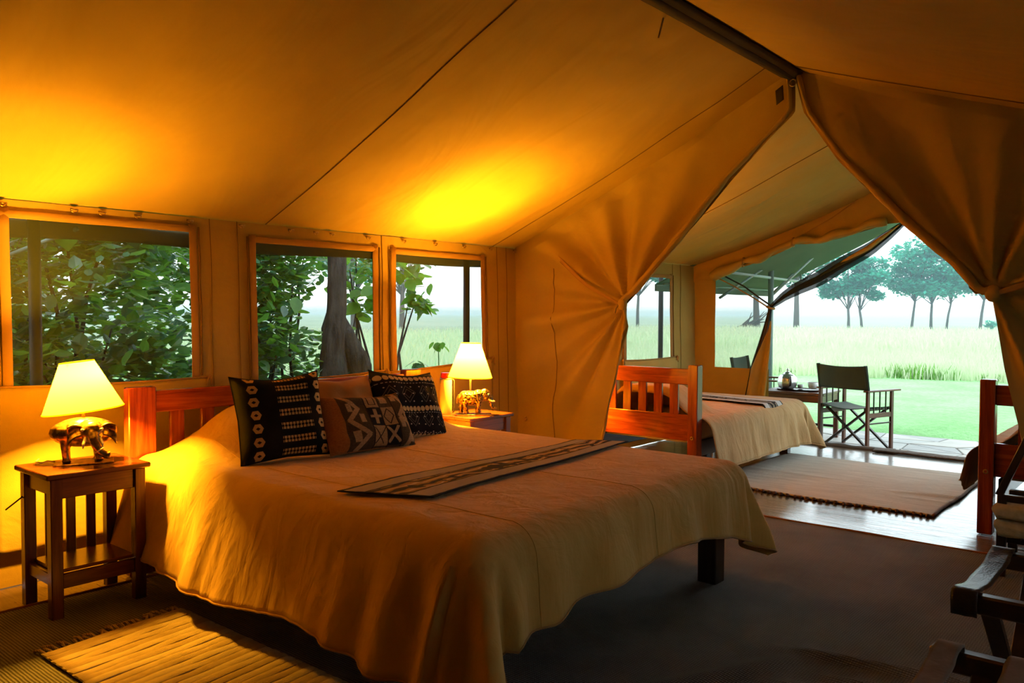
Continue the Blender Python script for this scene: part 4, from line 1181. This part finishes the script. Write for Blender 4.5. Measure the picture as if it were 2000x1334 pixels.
# threshold sill and mat
struct('trim_threshold', B().tube([(XF + .12 + .02 * math.sin(k * .5), lerp(3.7, 2.35, k / 30), -.002 + .004 * math.sin(k * 1.1)) for k in range(31)], .035, 8, True, .9), 'stone0', 'dark stone sill across the tent doorway', 'sill', True)
def mat_(u, v):
    x, y = lerp(XF - .02, XF + .16, u), lerp(2.52, 1.30, v)
    return (x + .012 * math.sin(v * 9), y, .008 + .014 * math.sin(PI * u) + .010 * abs(nz(v * 6, u * 2)))
single('doormat', B().solid(mat_, 10, 50, .014), 'coir', 'rough brown doormat lying across the doorway step', 'doormat', True)

# lawn and grassland
def ground(x, y): return -.14 - .12 * sm(11, 30, math.hypot(x, y)) + .05 * nz(x * .12, y * .12) * sm(15, 30, math.hypot(x, y))
gl = B()
for (x0, x1, y0, y1, n) in ((10.4, 40, -30, 40, 60),):
    gl.grid(lambda u, v: (lerp(x0, x1, u), lerp(y0, y1, v), ground(lerp(x0, x1, u), lerp(y0, y1, v)) + .04), n, n)
struct('floor_lawn', gl, 'lawn', 'mown green lawn in front of the terrace', 'lawn', True)
pl = B().grid(lambda u, v: (lerp(-400, 2600, u), lerp(-900, 2600, v), -.32), 40, 40)
struct('floor_plain', pl, 'plain', 'flat pale grassland stretching to the horizon', 'grassland', True)
b = B().grid(lambda u, v: (lerp(-8, 8.5, u), lerp(4.55, 40, v), -.14 + .05 * nz(u * 8, v * 8)), 30, 50)
struct('floor_verge', b, 'lawn', 'grassy ground outside the side windows', 'ground', True)

# long grass: many blades, one object per meadow strip
def meadow(n, fn, hmin, hmax, wd, seed):
    rd = np.random.RandomState(seed); b = B()
    xy = fn(rd, n); vs = []; fs = []
    for k in range(n):
        x, y = xy[k]; h = rd.uniform(hmin, hmax); a = rd.uniform(0, PI); lx, ly = rd.uniform(-.35, .35, 2) * h
        z = ground(x, y) - .05; w = wd * rd.uniform(.6, 1.4); ca, sa = math.cos(a) * w, math.sin(a) * w
        i = len(vs)
        vs += [(x - ca, y - sa, z), (x + ca, y + sa, z), (x + ca * .6 + lx * .4, y + sa * .6 + ly * .4, z + h * .6), (x - ca * .6 + lx * .4, y - sa * .6 + ly * .4, z + h * .6), (x + lx, y + ly, z + h)]
        fs += [[i, i + 1, i + 2, i + 3], [i + 3, i + 2, i + 4]]
    return b.add(vs, fs)
def fan(x0, x1, a0, a1):
    def f(rd, n):
        r = np.sqrt(rd.uniform(x0 * x0, x1 * x1, n)); a = rd.uniform(a0, a1, n)
        return np.stack([r * np.cos(a), r * np.sin(a)], 1)
    return f
single('long_grass', meadow(26000, fan(21.5, 34, .10, .62), .20, .60, .022, 1), 'blades', 'tall pale seeding grass beyond the mown lawn', 'grass', kind='stuff')
single('long_grass', meadow(16000, fan(33, 75, .10, .66), .4, .9, .07, 2), 'blades', 'far meadow of pale grass below the row of trees', 'grass', kind='stuff')
single('long_grass', meadow(9000, fan(20, 60, .66, 1.15), .4, .8, .05, 3), 'blades', 'pale meadow grass seen through the side windows', 'grass', kind='stuff')
# dark tuft at the lawn's edge
for i, (x, y, s, lab) in enumerate(((21.2, 5.35, .55, 'dark green grass tussock at the lawn edge behind the chair'), (21.9, 3.9, .3, 'low dark grass tussock at the lawn edge near the right curtain'), (21.0, 8.6, .28, 'small grass tussock at the lawn edge above the teapot'))):
    single('grass_tussock', meadow(420, lambda rd, n, x=x, y=y, s=s: np.stack([x + rd.normal(0, .28 * s, n), y + rd.normal(0, .55 * s, n)], 1), .2 * s, .95 * s, .016, 9 + i), 'leaf', lab, 'grass', kind='stuff')

# distant hills
hb = B().grid(lambda u, v: (2450 * math.cos(lerp(-.25, 1.5, u)), 2450 * math.sin(lerp(-.25, 1.5, u)), -2 + v * (5 + 2.5 * nz(u * 5, 1) + 1.2 * nz(u * 13, 4))), 90, 2)
hb.grid(lambda u, v: ((2450 + 400 * v) * math.cos(lerp(-.25, 1.5, u)), (2450 + 400 * v) * math.sin(lerp(-.25, 1.5, u)), -2 + (1 - v) * (5 + 2.5 * nz(u * 5, 1) + 1.2 * nz(u * 13, 4))), 90, 2)
struct('trim_hills', hb, 'hill', 'low blue hills along the horizon', 'hills', True)

# ------------------------------------------------------------------ trees
def leaf_cards(rd, centers, n, size, squash=.6):
    b = B(); vs = []; fs = []
    for k in range(n):
        c, r = centers[rd.randint(0, len(centers) - 1)]
        while True:
            p = Vector((rd.uniform(-1, 1), rd.uniform(-1, 1), rd.uniform(-1, 1)))
            if p.length < 1: break
        p = p * (p.length ** -.35 if p.length > 1e-3 else 1)
        p = Vector((p.x * r, p.y * r, p.z * r * squash)) + Vector(c)
        d = Vector((rd.uniform(-1, 1), rd.uniform(-1, 1), rd.uniform(-.6, .4))).normalized()
        s_ = d.cross(Vector((rd.uniform(-.4, .4), rd.uniform(-.4, .4), 1))).normalized()
        L = size * rd.uniform(.6, 1.4); w = L * .34
        nrm = d.cross(s_)
        i = len(vs)
        vs += [p, p + d * L * .35 + s_ * w - nrm * L * .05, p + d * L * .35 - s_ * w - nrm * L * .05, p + d * L * .75 + s_ * w * .8 - nrm * L * .12, p + d * L * .75 - s_ * w * .8 - nrm * L * .12, p + d * L - nrm * L * .22]
        fs += [[i, i + 1, i + 3, i + 5], [i, i + 5, i + 4, i + 2]]
    return b.add(vs, fs)

def savanna_tree(name, label, x, y, h, crown, seed, trunk_r, lean=.0, base_frac=.5, n=4600, group='trees across the meadow', size=.42):
    rd = random.Random(seed); r = thing(name, label, 'tree', (x, y, -.34), rd.uniform(0, 6), group)
    top = h * base_frac
    tr = B().tube([(0, 0, 0), (lean * .4, 0, top * .4), (lean, .1, top * .8), (lean * 1.1, .15, h * .82)], [trunk_r * 1.25, trunk_r, trunk_r * .85, trunk_r * .3], 8)
    part(r, 'trunk', tr, 'tree_bark', True)
    cs = []
    for k in range(crown[2]):
        a = rd.uniform(0, 2 * PI); q = rd.random() ** .5 * crown[0]
        zz = rd.uniform(top, h * .96)
        cs.append(((q * math.cos(a) + lean, q * math.sin(a), zz), crown[1] * rd.uniform(.7, 1.2)))
    br_ = B()
    for c, q in cs:
        br_.tube([(lean * .8, .08, top * .72), (c[0] * .5 + lean * .4, c[1] * .5, lerp(top * .8, c[2], .55)), c], [trunk_r * .45, trunk_r * .28, .04], 5)
    part(r, 'branches', br_, 'tree_bark', True)
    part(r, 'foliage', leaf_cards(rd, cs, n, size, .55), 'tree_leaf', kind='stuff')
    return r
# (pixel column decides the bearing; distance about a hundred metres)
def bearing(px, dist):
    a = YAW - math.atan((px - 1000) / FPX)
    return dist * math.cos(a), dist * math.sin(a)
TR = [(1555, 88, 12.5, (3.6, 1.9, 13), .42, .0, .52, 'tall pale trunked tree just right of the tied door flap'),
      (1657, 104, 8.8, (2.2, 1.4, 9), .24, .0, .36, 'round crowned tree above the canvas chair, left of its pair'),
      (1683, 105, 8.4, (1.9, 1.2, 8), .22, -.3, .36, 'slim fork trunked tree above the canvas chair, right of its pair'),
      (1780, 109, 11.0, (2.6, 1.5, 11), .22, .5, .42, 'leaning tree in the middle of the row across the meadow'),
      (1818, 110, 10.4, (2.7, 1.7, 13), .24, .0, .40, 'dense straight tree in the middle of the row across the meadow'),
      (1848, 111, 10.2, (2.4, 1.5, 11), .20, -.5, .42, 'tree with crossed thin trunks right of the dense one'),
      (1914, 114, 10.2, (3.2, 1.5, 12), .26, .4, .48, 'spreading tree close to the right curtain edge'),
      (1478, 98, 12.0, (3.4, 1.8, 12), .55, -.8, .50, 'thick trunked tree seen through the doorway netting'),
      (1340, 96, 10.5, (3.4, 1.8, 10), .30, .0, .50, 'tree behind the pole of the far room window'),
      (1245, 96, 10.5, (3.2, 1.7, 10), .28, .0, .50, 'tree left of the pole in the far room window'),
      (785, 88, 11.0, (3.4, 1.7, 11), .42, .0, .45, 'misty tree at the left side of the grassland window'),
      (690, 60, 9.0, (2.6, 1.4, 10), .30, .0, .45, 'pale tree right of the forked trunk window')]
for i, (px, dist, h, cr_, tr_, ln, bf, lab) in enumerate(TR):
    x, y = bearing(px, dist)
    savanna_tree('savanna_tree', lab, x, y, h, (cr_[0] * 1.12, cr_[1] * 1.15, cr_[2] + 3), 20 + i, tr_ * .62, ln, bf)
x, y = bearing(1455, 96)
fb = thing('fallen_branch', 'bare fallen branch in the grass seen through the doorway netting', 'branch', (x, y, -.3))
rd = random.Random(8)
for k in range(9):
    a = rd.uniform(-2.6, -.6); l_ = rd.uniform(1.5, 3.8)
    part(fb, 'limb', B().tube([(rd.uniform(-1, 1), rd.uniform(-1, 1), .1), (math.cos(a) * l_ * .5, math.sin(a) * l_ * .5, .7 + rd.random() * .6), (math.cos(a) * l_, math.sin(a) * l_, .8 + rd.random() * 1.6)], [.13, .09, .03], 6), 'tree_bark', True)
# small bush on the horizon
x, y = bearing(1935, 118)
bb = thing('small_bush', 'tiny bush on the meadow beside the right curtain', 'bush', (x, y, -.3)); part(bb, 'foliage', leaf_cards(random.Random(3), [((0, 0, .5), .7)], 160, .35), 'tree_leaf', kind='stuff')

# forked trunk and climbers outside the middle window
ft = thing('fig_tree', 'dark forked strangler fig trunk outside the middle window', 'tree', (5.0, 6.5, -.14))
def gnarl(pts, rad, sd):
    P = []; R_ = []
    for k in range(31):
        t = k / 30 * (len(pts) - 1); i = min(int(t), len(pts) - 2); f = t - i
        p = Vector(pts[i]).lerp(Vector(pts[i + 1]), f); P.append(p + Vector((.012 * nz(k * .4, sd), .012 * nz(k * .4, sd, 5), 0)))
        R_.append(lerp(rad[i], rad[i + 1], f) * (1 + .12 * nz(k * .5, sd, 9)))
    return B().tube(P, R_, 14)
part(ft, 'trunk', gnarl([(4.93, 6.5, -.2), (4.95, 6.5, .5), (4.92, 6.5, .95), (4.97, 6.5, 1.4), (4.98, 6.5, 2.0), (5.0, 6.5, 4.0)], [.22, .155, .12, .095, .088, .08], 2), 'bark', True, True)
part(ft, 'trunk_fork', gnarl([(5.38, 6.45, -.2), (5.27, 6.45, .55), (5.20, 6.45, .85), (5.08, 6.47, 1.10), (5.0, 6.5, 1.3)], [.16, .125, .115, .09, .06], 6), 'bark', True, True)
part(ft, 'root', gnarl([(4.62, 6.4, -.2), (4.74, 6.42, .3), (4.83, 6.46, .8), (4.88, 6.5, 1.2)], [.07, .055, .05, .03], 8), 'bark', True, True)

def leaf_mesh(name):
    L = [(0, 0), (.18, .26), (.42, .38), (.68, .30), (.88, .13), (1, 0)]
    b = B(); vs = [(x, 0, -.10 * x * x) for x, w in L] + [(x, w, .05 - .12 * x * x) for x, w in L[1:-1]] + [(x, -w, .05 - .12 * x * x) for x, w in L[1:-1]]
    fs = [[0, 1, 6], [1, 2, 7, 6], [2, 3, 8, 7], [3, 4, 9, 8], [4, 5, 9], [0, 10, 1], [1, 10, 11, 2], [2, 11, 12, 3], [3, 12, 13, 4], [4, 13, 5]]
    return b.add(vs, fs)
LEAF = leaf_mesh('leaf').mesh('leaf', 'leaf', True); LEAF_B = leaf_mesh('leaf').mesh('leaf', 'leaf_blue', True)
def shrub(name, label, loc, blobs, n, size, nstems, nbig, seed, stem_h, blue=.2):
    rd = random.Random(seed); r = thing(name, label, 'shrub', loc)
    for k in range(nstems):
        c, q = blobs[rd.randint(0, len(blobs) - 1)]
        x0, y0 = rd.uniform(-.4, .4), rd.uniform(-.2, .2)
        tip = Vector(c) + Vector((rd.uniform(-q, q) * .7, rd.uniform(-q, q) * .5, rd.uniform(-q, q) * .6))
        mid = Vector((lerp(x0 + c[0] * .5, tip.x, .5) + rd.uniform(-.2, .2), lerp(y0, tip.y, .5), tip.z * .5 + rd.uniform(0, .3)))
        part(r, 'stem', B().tube([(x0 + c[0] * .6, y0, -.1), mid, tip], [.022, .014, .006], 6), 'bark', True)
    part(r, 'foliage', leaf_cards(rd, blobs, n, size, .9), 'leaf', kind='stuff')
    part(r, 'blue_green_foliage', leaf_cards(rd, blobs, int(n * .5), size, .9), 'leaf_blue', kind='stuff')  # second leaf tone, blue-green, scattered through the same blobs
    for k in range(nbig):
        c, q = blobs[rd.randint(0, len(blobs) - 1)]
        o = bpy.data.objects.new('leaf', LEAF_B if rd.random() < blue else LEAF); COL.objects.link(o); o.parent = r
        o.location = Vector(c) + Vector((rd.uniform(-1, 1) * q, -rd.uniform(.5, 1.05) * q, rd.uniform(-.9, .9) * q))
        o.rotation_euler = (rd.uniform(-.8, .8), rd.uniform(-.1, 1.0), rd.uniform(0, 2 * PI)); s = size * rd.uniform(1.0, 1.9)
        o.scale = (s, s, s)
    return r
shrub('leafy_shrub', 'dense dark shrub filling the leftmost window', (2.3, 6.3, -.14), [((-.5, 0, 1.1), .7), ((.2, .1, 1.5), .75), ((.6, 0, .7), .65), ((-.3, .2, 2.2), .7), ((.5, .1, 2.4), .6), ((-.9, .1, 1.8), .6), ((-.9, 0, .5), .6), ((.0, .1, .5), .6)], 5200, .115, 14, 70, 1, 2.2, .35)
shrub('leafy_shrub', 'bright green shrub with thin stems between the leftmost and middle windows', (4.35, 7.0, -.14), [((-.2, -.3, 1.3), .4), ((-.1, -.2, 1.9), .4), ((-.5, 0, 1.4), .6), ((.1, .1, 1.9), .6), ((.45, 0, .9), .55), ((-.4, 0, .6), .6), ((.4, .1, 2.4), .55), ((-.5, .1, 2.3), .6), ((.2, 0, .3), .5)], 3600, .11, 14, 70, 2, 2.2, .15)
shrub('leafy_shrub', 'small leaved thicket behind the forked trunk', (4.95, 7.7, -.14), [((-.3, 0, .5), .5), ((.3, .1, .7), .5), ((.1, 0, .2), .5), ((-.2, 0, 1.5), .5), ((.2, 0, 2.1), .5), ((1.2, 0, 2.2), .4)], 2600, .085, 12, 30, 3, 1.8, .3)
shrub('leafy_shrub', 'far backdrop thicket closing the view through the leftmost window', (2.9, 9.2, -.14), [((-1.2, 0, 1), .9), ((0, 0, 1.2), .9), ((1, 0, 1), .9), ((-.6, 0, 2.2), .9), ((.6, 0, 2.4), .9), ((1.3, 0, 2.2), .7), ((-1.6, 0, 2), .8)], 5200, .13, 8, 0, 4, 2.5)
shrub('climber_spray', 'broad leaved climber hanging right of the forked trunk', (5.45, 6.7, -.14), [((.0, 0, 2.0), .33), ((.35, .0, 2.05), .25), ((.62, .0, 1.95), .2), ((-.05, 0, 1.6), .18), ((.75, 0, 1.6), .12)], 130, .12, 7, 60, 5, 2.1, .05)
# seedling below the grassland window
sd_ = thing('seedling', 'young plant with drooping leaves below the grassland window', 'plant', (6.45, 6.6, -.14))
part(sd_, 'stem', B().tube([(0, 0, 0), (.02, 0, .5), (.0, 0, 1.12)], [.012, .009, .005], 6), 'leaf', True)
part(sd_, 'stem', B().tube([(.0, 0, .55), (-.18, -.05, .80), (-.30, -.05, .95)], [.008, .006, .004], 6), 'leaf', True)
part(sd_, 'stem', B().tube([(.0, 0, .6), (.22, -.05, .88), (.42, -.05, .98)], [.008, .006, .004], 6), 'leaf', True)
rd = random.Random(11)
for (cx, cz, n) in ((0, 1.14, 8), (-.30, .95, 9), (.42, .98, 9), (.25, .90, 5), (-.12, .78, 9), (-.38, .78, 8)):
    for k in range(n):
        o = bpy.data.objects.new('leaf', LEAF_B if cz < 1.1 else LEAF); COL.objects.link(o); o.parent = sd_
        o.location = (cx + rd.uniform(-.05, .05), rd.uniform(-.05, .05), cz + rd.uniform(-.02, .03))
        o.rotation_euler = (rd.uniform(-.3, .3), rd.uniform(.4, 1.1), rd.uniform(0, 2 * PI)); s = rd.uniform(.09, .14); o.scale = (s, s, s)

# ------------------------------------------------------------------ outer fly sheet, poles, awning
fb_ = B().solid(lambda u, v: (lerp(-1.8, 8.35, u), lerp(5.32, YR, v), lerp(1.90, 3.12, v) - .03 * math.sin(PI * v)), 40, 12, .006)
fb_.solid(lambda u, v: (lerp(-1.8, 8.35, u), lerp(YR, -1.22, v), lerp(3.12, 2.0, v)), 30, 10, .006)
fs_ = thing('fly_sheet', 'olive brown outer fly sheet with a hanging valance outside the windows', 'fly sheet', (3, 5.3, 1.8))
part(fs_, 'roof_sheet', fb_, 'fly', True, True)
part(fs_, 'valance', B().solid(lambda u, v: (lerp(-1.8, 8.35, u), 5.325 + .012 * math.sin(u * 60) + .01 * v, lerp(1.905, 1.79 + .010 * math.sin(u * 34), v)), 160, 5, .005), 'fly', True, True)
for i, (x, lab) in enumerate(((1.82, 'dark tent pole outside the leftmost window'), (5.44, 'dark tent pole outside the grassland window'), (8.92, 'dark tent pole outside the far room window'))):
    r = thing('tent_pole', lab, 'pole', (x, 5.2, -.12))
    part(r, 'pole', B().cyl((x, 5.2, -.12), (x, 5.2, 1.93), .030 if i else .034, n=14), 'dark_steel', True, True)
    part(r, 'foot_plate', B().bx(x - .06, x + .06, 5.14, 5.26, -.125, -.105, .003), 'dark_steel', 'auto', True)
r = thing('tent_pole', 'slim dark pole beyond the leftmost window frame', 'pole', (1.86, 5.9, -.12)); part(r, 'pole', B().cyl((1.86, 5.9, -.12), (1.86, 5.9, 1.9), .02, n=10), 'dark_steel', True, True); part(r, 'brace', B().cyl((1.84, 5.88, 1.68), (2.1, 5.3, 1.86), .014, n=8), 'grey_steel', True, True)

aw = thing('awning', 'green canvas awning on a steel frame over the terrace', 'awning', (10, 4.45, ZP))
def awn(u, v):
    x, y = lerp(8.36, 11.55, u), lerp(4.95, 2.10, v)
    return (x, y, lerp(1.70, 3.12, v) - .05 * math.sin(PI * v) + .02 * nz(x * 2, y * 2) * (1 - v))
part(aw, 'canopy', B().solid(awn, 40, 24, .006), 'awning', True, True)
part(aw, 'valance', B().solid(lambda u, v: (lerp(8.36, 11.55, u), 4.955 + .012 * math.sin(u * 30), lerp(1.705, 1.62, v)), 60, 4, .005), 'awning', True, True)
part(aw, 'pole', B().cyl((10.47, 4.45, ZP), (10.47, 4.45, 2.06), .036, n=14), 'grey_steel', True, True)
part(aw, 'rail', B().cyl((9.3, 4.45, 1.86), (11.52, 4.45, 1.82), .018, n=10), 'bright_steel', True, True)
part(aw, 'rail', B().cyl((10.15, 4.45, 2.05), (11.58, 4.45, 2.045), .022, n=10), 'bright_steel', True, True)
part(aw, 'upright', B().cyl((11.5, 4.45, 1.82), (11.5, 4.45, 2.04), .014, n=8), 'grey_steel', True, True)
part(aw, 'brace', B().cyl((10.5, 4.45, 1.62), (11.45, 4.45, 2.02), .016, n=8), 'grey_steel', True, True)
part(aw, 'brace', B().cyl((9.0, 4.45, 1.55), (10.45, 4.45, 2.02), .016, n=8), 'grey_steel', True, True)
part(aw, 'brace', B().cyl((10.5, 4.45, 1.60), (10.9, 4.05, 2.12), .014, n=8), 'bright_steel', True, True)
part(aw, 'eave_bar', B().cyl((8.5, 4.92, 1.71), (11.55, 4.92, 1.71), .016, n=8), 'grey_steel', True, True)

# ------------------------------------------------------------------ canvas chairs, tea table
def director_chair(name, label, loc, rz):
    """local: seat faces +y, x across"""
    r = thing(name, label, 'chair', loc, rz, 'folding canvas chairs on the terrace')
    w = .29; arm = .63; seat = .47; top = .905; d0, d1 = -.20, .20
    for s in (-1, 1):
        part(r, 'back_post', B().bx(s * w - .014, s * w + .014, d0 - .02, d0 + .02, 0, arm, .003), 'chairwoodZ', 'auto')
        part(r, 'back_upright', B().bar((s * w, d0, arm), (s * w, d0 - .05, top - .01), .026, .026), 'chairwoodZ', 'auto')
        part(r, 'front_post', B().bx(s * w - .014, s * w + .014, d1 - .02, d1 + .02, 0, arm, .003), 'chairwoodZ', 'auto')
        part(r, 'armrest', B().bx(s * w - .030, s * w + .030, d0 - .04, d1 + .12, arm, arm + .020, .006), 'chairwoodY', 'auto')
        part(r, 'seat_rail', B().bx(s * w - .011, s * w + .011, d0 + .02, d1 - .02, .36, .41, .003), 'chairwoodY', 'auto')
        part(r, 'side_stretcher', B().bar((s * w, d0, .30), (s * w, d1, .30), .014, .016), 'darkwoodY', 'auto')
        for k in range(3):
            y = lerp(d0, d1, (k + 1) / 4)
            part(r, 'spindle', B().bx(s * w - .006, s * w + .006, y - .006, y + .006, .41, arm, .001), 'darkwoodZ', 'auto')
    for y in (d0 + .035, d1 - .035):
        part(r, 'cross_leg', B().bar((-w + .02, y, .02), (w - .03, y, seat - .03), .022, .030, up=(0, 1, 0)), 'darkwoodX', 'auto')
        part(r, 'cross_leg', B().bar((w - .02, y + .024, .02), (-w + .03, y + .024, seat - .03), .022, .030, up=(0, 1, 0)), 'darkwoodX', 'auto')
    for s in (-1, 1):
        part(r, 'seat_bar', B().bx(s * (w - .035) - .012, s * (w - .035) + .012, d0, d1, seat - .04, seat - .012, .003), 'darkwoodY', 'auto')
    part(r, 'seat_canvas', B().solid(lambda u, v: (lerp(-w + .015, w - .015, u), lerp(d0 - .01, d1 + .01, v), seat - .004 - .035 * math.sin(PI * u) + .004 * math.sin(v * 6)), 16, 10, .006), 'green_canvas', True)
    part(r, 'back_canvas', B().solid(lambda u, v: (lerp(-w - .018, w + .018, u), lerp(d0 - .012, d0 - .05, v) - .030 * math.sin(PI * u) , lerp(arm + .02, top, v) - .016 * math.sin(PI * u) * v), 20, 10, .008), 'green_canvas', True)
    for s in (-1, 1):
        part(r, 'back_sleeve', B().tube([(s * w, d0, arm + .02), (s * w, d0 - .05, top)], .021, 10), 'green_canvas', True)
    return r
director_chair('folding_chair', 'green canvas folding chair facing the meadow, nearest the doorway', (9.09, 2.90, ZP), -PI / 2 - .32)
director_chair('folding_chair', 'green canvas folding chair mostly hidden behind the door flap', (9.72, 4.27, ZP), PI + .1)
tt_ = thing('tea_table', 'small wooden tea table on the terrace behind the twin bed', 'table', (9.40, 3.62, ZP), .05)
part(tt_, 'top', B().bx(-.33, .33, -.36, .36, .53, .56, .005), 'chairwoodY', 'auto')
for s in (-1, 1):
    part(tt_, 'apron', B().bx(s * .30 - .01, s * .30 + .01, -.31, .31, .45, .53, .003), 'chairwoodY', 'auto')
    part(tt_, 'apron', B().bx(-.30, .30, s * .33 - .01, s * .33 + .01, .45, .53, .003), 'chairwoodX', 'auto')
    for s2 in (-1, 1):
        part(tt_, 'leg', B().bx(s * .29 - .025, s * .29 + .025, s2 * .32 - .025, s2 * .32 + .025, 0, .53, .004), 'chairwoodZ', 'auto')
    part(tt_, 'stretcher', B().bx(s * .29 - .012, s * .29 + .012, -.31, .31, .12, .15, .003), 'darkwoodY', 'auto')
ZT = ZP + .56
tr_ = thing('tea_tray', 'dark oval tray on the tea table', 'tray', (9.33, 3.62, ZT))
part(tr_, 'tray', B().add(*(lambda P: (P, [[k, (k + 1) % 32, 32 + (k + 1) % 32, 32 + k] for k in range(32)] + [[32 + k, 32 + (k + 1) % 32, 64 + (k + 1) % 32, 64 + k] for k in range(32)] + [[64 + k for k in range(32)]] + [[k for k in range(32)][::-1]]))(
    [(.15 * math.cos(2 * PI * k / 32), .24 * math.sin(2 * PI * k / 32), .0) for k in range(32)] + [(.17 * math.cos(2 * PI * k / 32), .26 * math.sin(2 * PI * k / 32), .018) for k in range(32)] + [(.15 * math.cos(2 * PI * k / 32), .24 * math.sin(2 * PI * k / 32), .008) for k in range(32)])), 'tray', 'auto')
tp = thing('teapot', 'shiny silver ribbed teapot on the tray', 'teapot', (9.31, 3.74, ZT + .008), .6); tp.scale = (1.45, 1.45, 1.45)
def potf(u, v):
    prof = [(0, .0), (.045, .0), (.066, .02), (.076, .055), (.070, .09), (.050, .115), (.030, .122)]
    k = v * (len(prof) - 1); i = min(int(k), len(prof) - 2); t = k - i
    rr = lerp(prof[i][0], prof[i + 1][0], t); z = lerp(prof[i][1], prof[i + 1][1], t); a = 2 * PI * u
    rr *= 1 + .05 * math.cos(8 * a) * math.sin(PI * v)
    return (rr * math.cos(a), rr * math.sin(a), z)
part(tp, 'body', B().grid(potf, 48, 18), 'silver', True)
part(tp, 'lid', B().lathe([(.032, .120), (.026, .132), (.010, .140), (.006, .146), (.011, .153), (.009, .162), (.0, .165)], n=20), 'silver', True)
part(tp, 'spout', B().tube([(.062, 0, .04), (.095, 0, .06), (.115, 0, .10), (.130, 0, .115)], [.017, .013, .010, .009], 10), 'silver', True)
part(tp, 'handle', B().tube([(-.062, 0, .095), (-.100, 0, .105), (-.115, 0, .07), (-.095, 0, .035), (-.068, 0, .03)], .007, 8), 'darkwoodZ', True)
def cup(label, loc, k=1.0):
    c = thing('teacup', label, 'cup', loc)
    part(c, 'bowl', B().lathe([(.0, .004), (.022 * k, .004), (.034 * k, .02), (.042 * k, .055 * k), (.040 * k, .055 * k), (.031 * k, .022), (.0, .012)], n=22), 'china', True)
    part(c, 'handle', B().tube([(.038 * k, 0, .045), (.058 * k, 0, .042), (.058 * k, 0, .022), (.036 * k, 0, .02)], .004, 6), 'china', True)
    return c
cup('white teacup at the right end of the tray', (9.36, 3.46, ZT + .02), 1.5)
single('saucer', B().lathe([(0, 0), (.03, 0), (.065, .010), (.066, .013), (.03, .004), (0, .004)], n=24), 'china', 'white saucer under the right teacup', 'saucer', True, origin=(9.36, 3.46, ZT + .012))
cup('small white cup just beside the silver teapot', (9.42, 3.63, ZT + .012), .9)

# ------------------------------------------------------------------ morning haze over the plain
hz = bpy.data.materials.new('thin_morning_haze'); hz.use_nodes = True
_nt = hz.node_tree; _nt.nodes.remove(_nt.nodes['Principled BSDF'])
_vs = _nt.nodes.new('ShaderNodeVolumeScatter'); _vs.inputs['Color'].default_value = (.62, .86, 1, 1); _vs.inputs['Density'].default_value = .0014
_va = _nt.nodes.new('ShaderNodeVolumeAbsorption'); _va.inputs['Color'].default_value = (0, 0, 0, 1); _va.inputs['Density'].default_value = .0007
_ad = _nt.nodes.new('ShaderNodeAddShader'); _nt.links.new(_vs.outputs[0], _ad.inputs[0]); _nt.links.new(_va.outputs[0], _ad.inputs[1])
_nt.links.new(_ad.outputs[0], _nt.nodes['Material Output'].inputs['Volume'])
hb1 = B().bx(16, 2640, -900, 2640, -.30, 9, .001)
single('haze', hb1, hz, 'thin pale morning haze lying over the grassland', 'haze', kind='stuff')
hb2 = B().bx(-420, 15.99, 14, 2640, -.30, 9, .001)
single('haze', hb2, hz, 'thin pale haze over the meadow beyond the side windows', 'haze', kind='stuff')
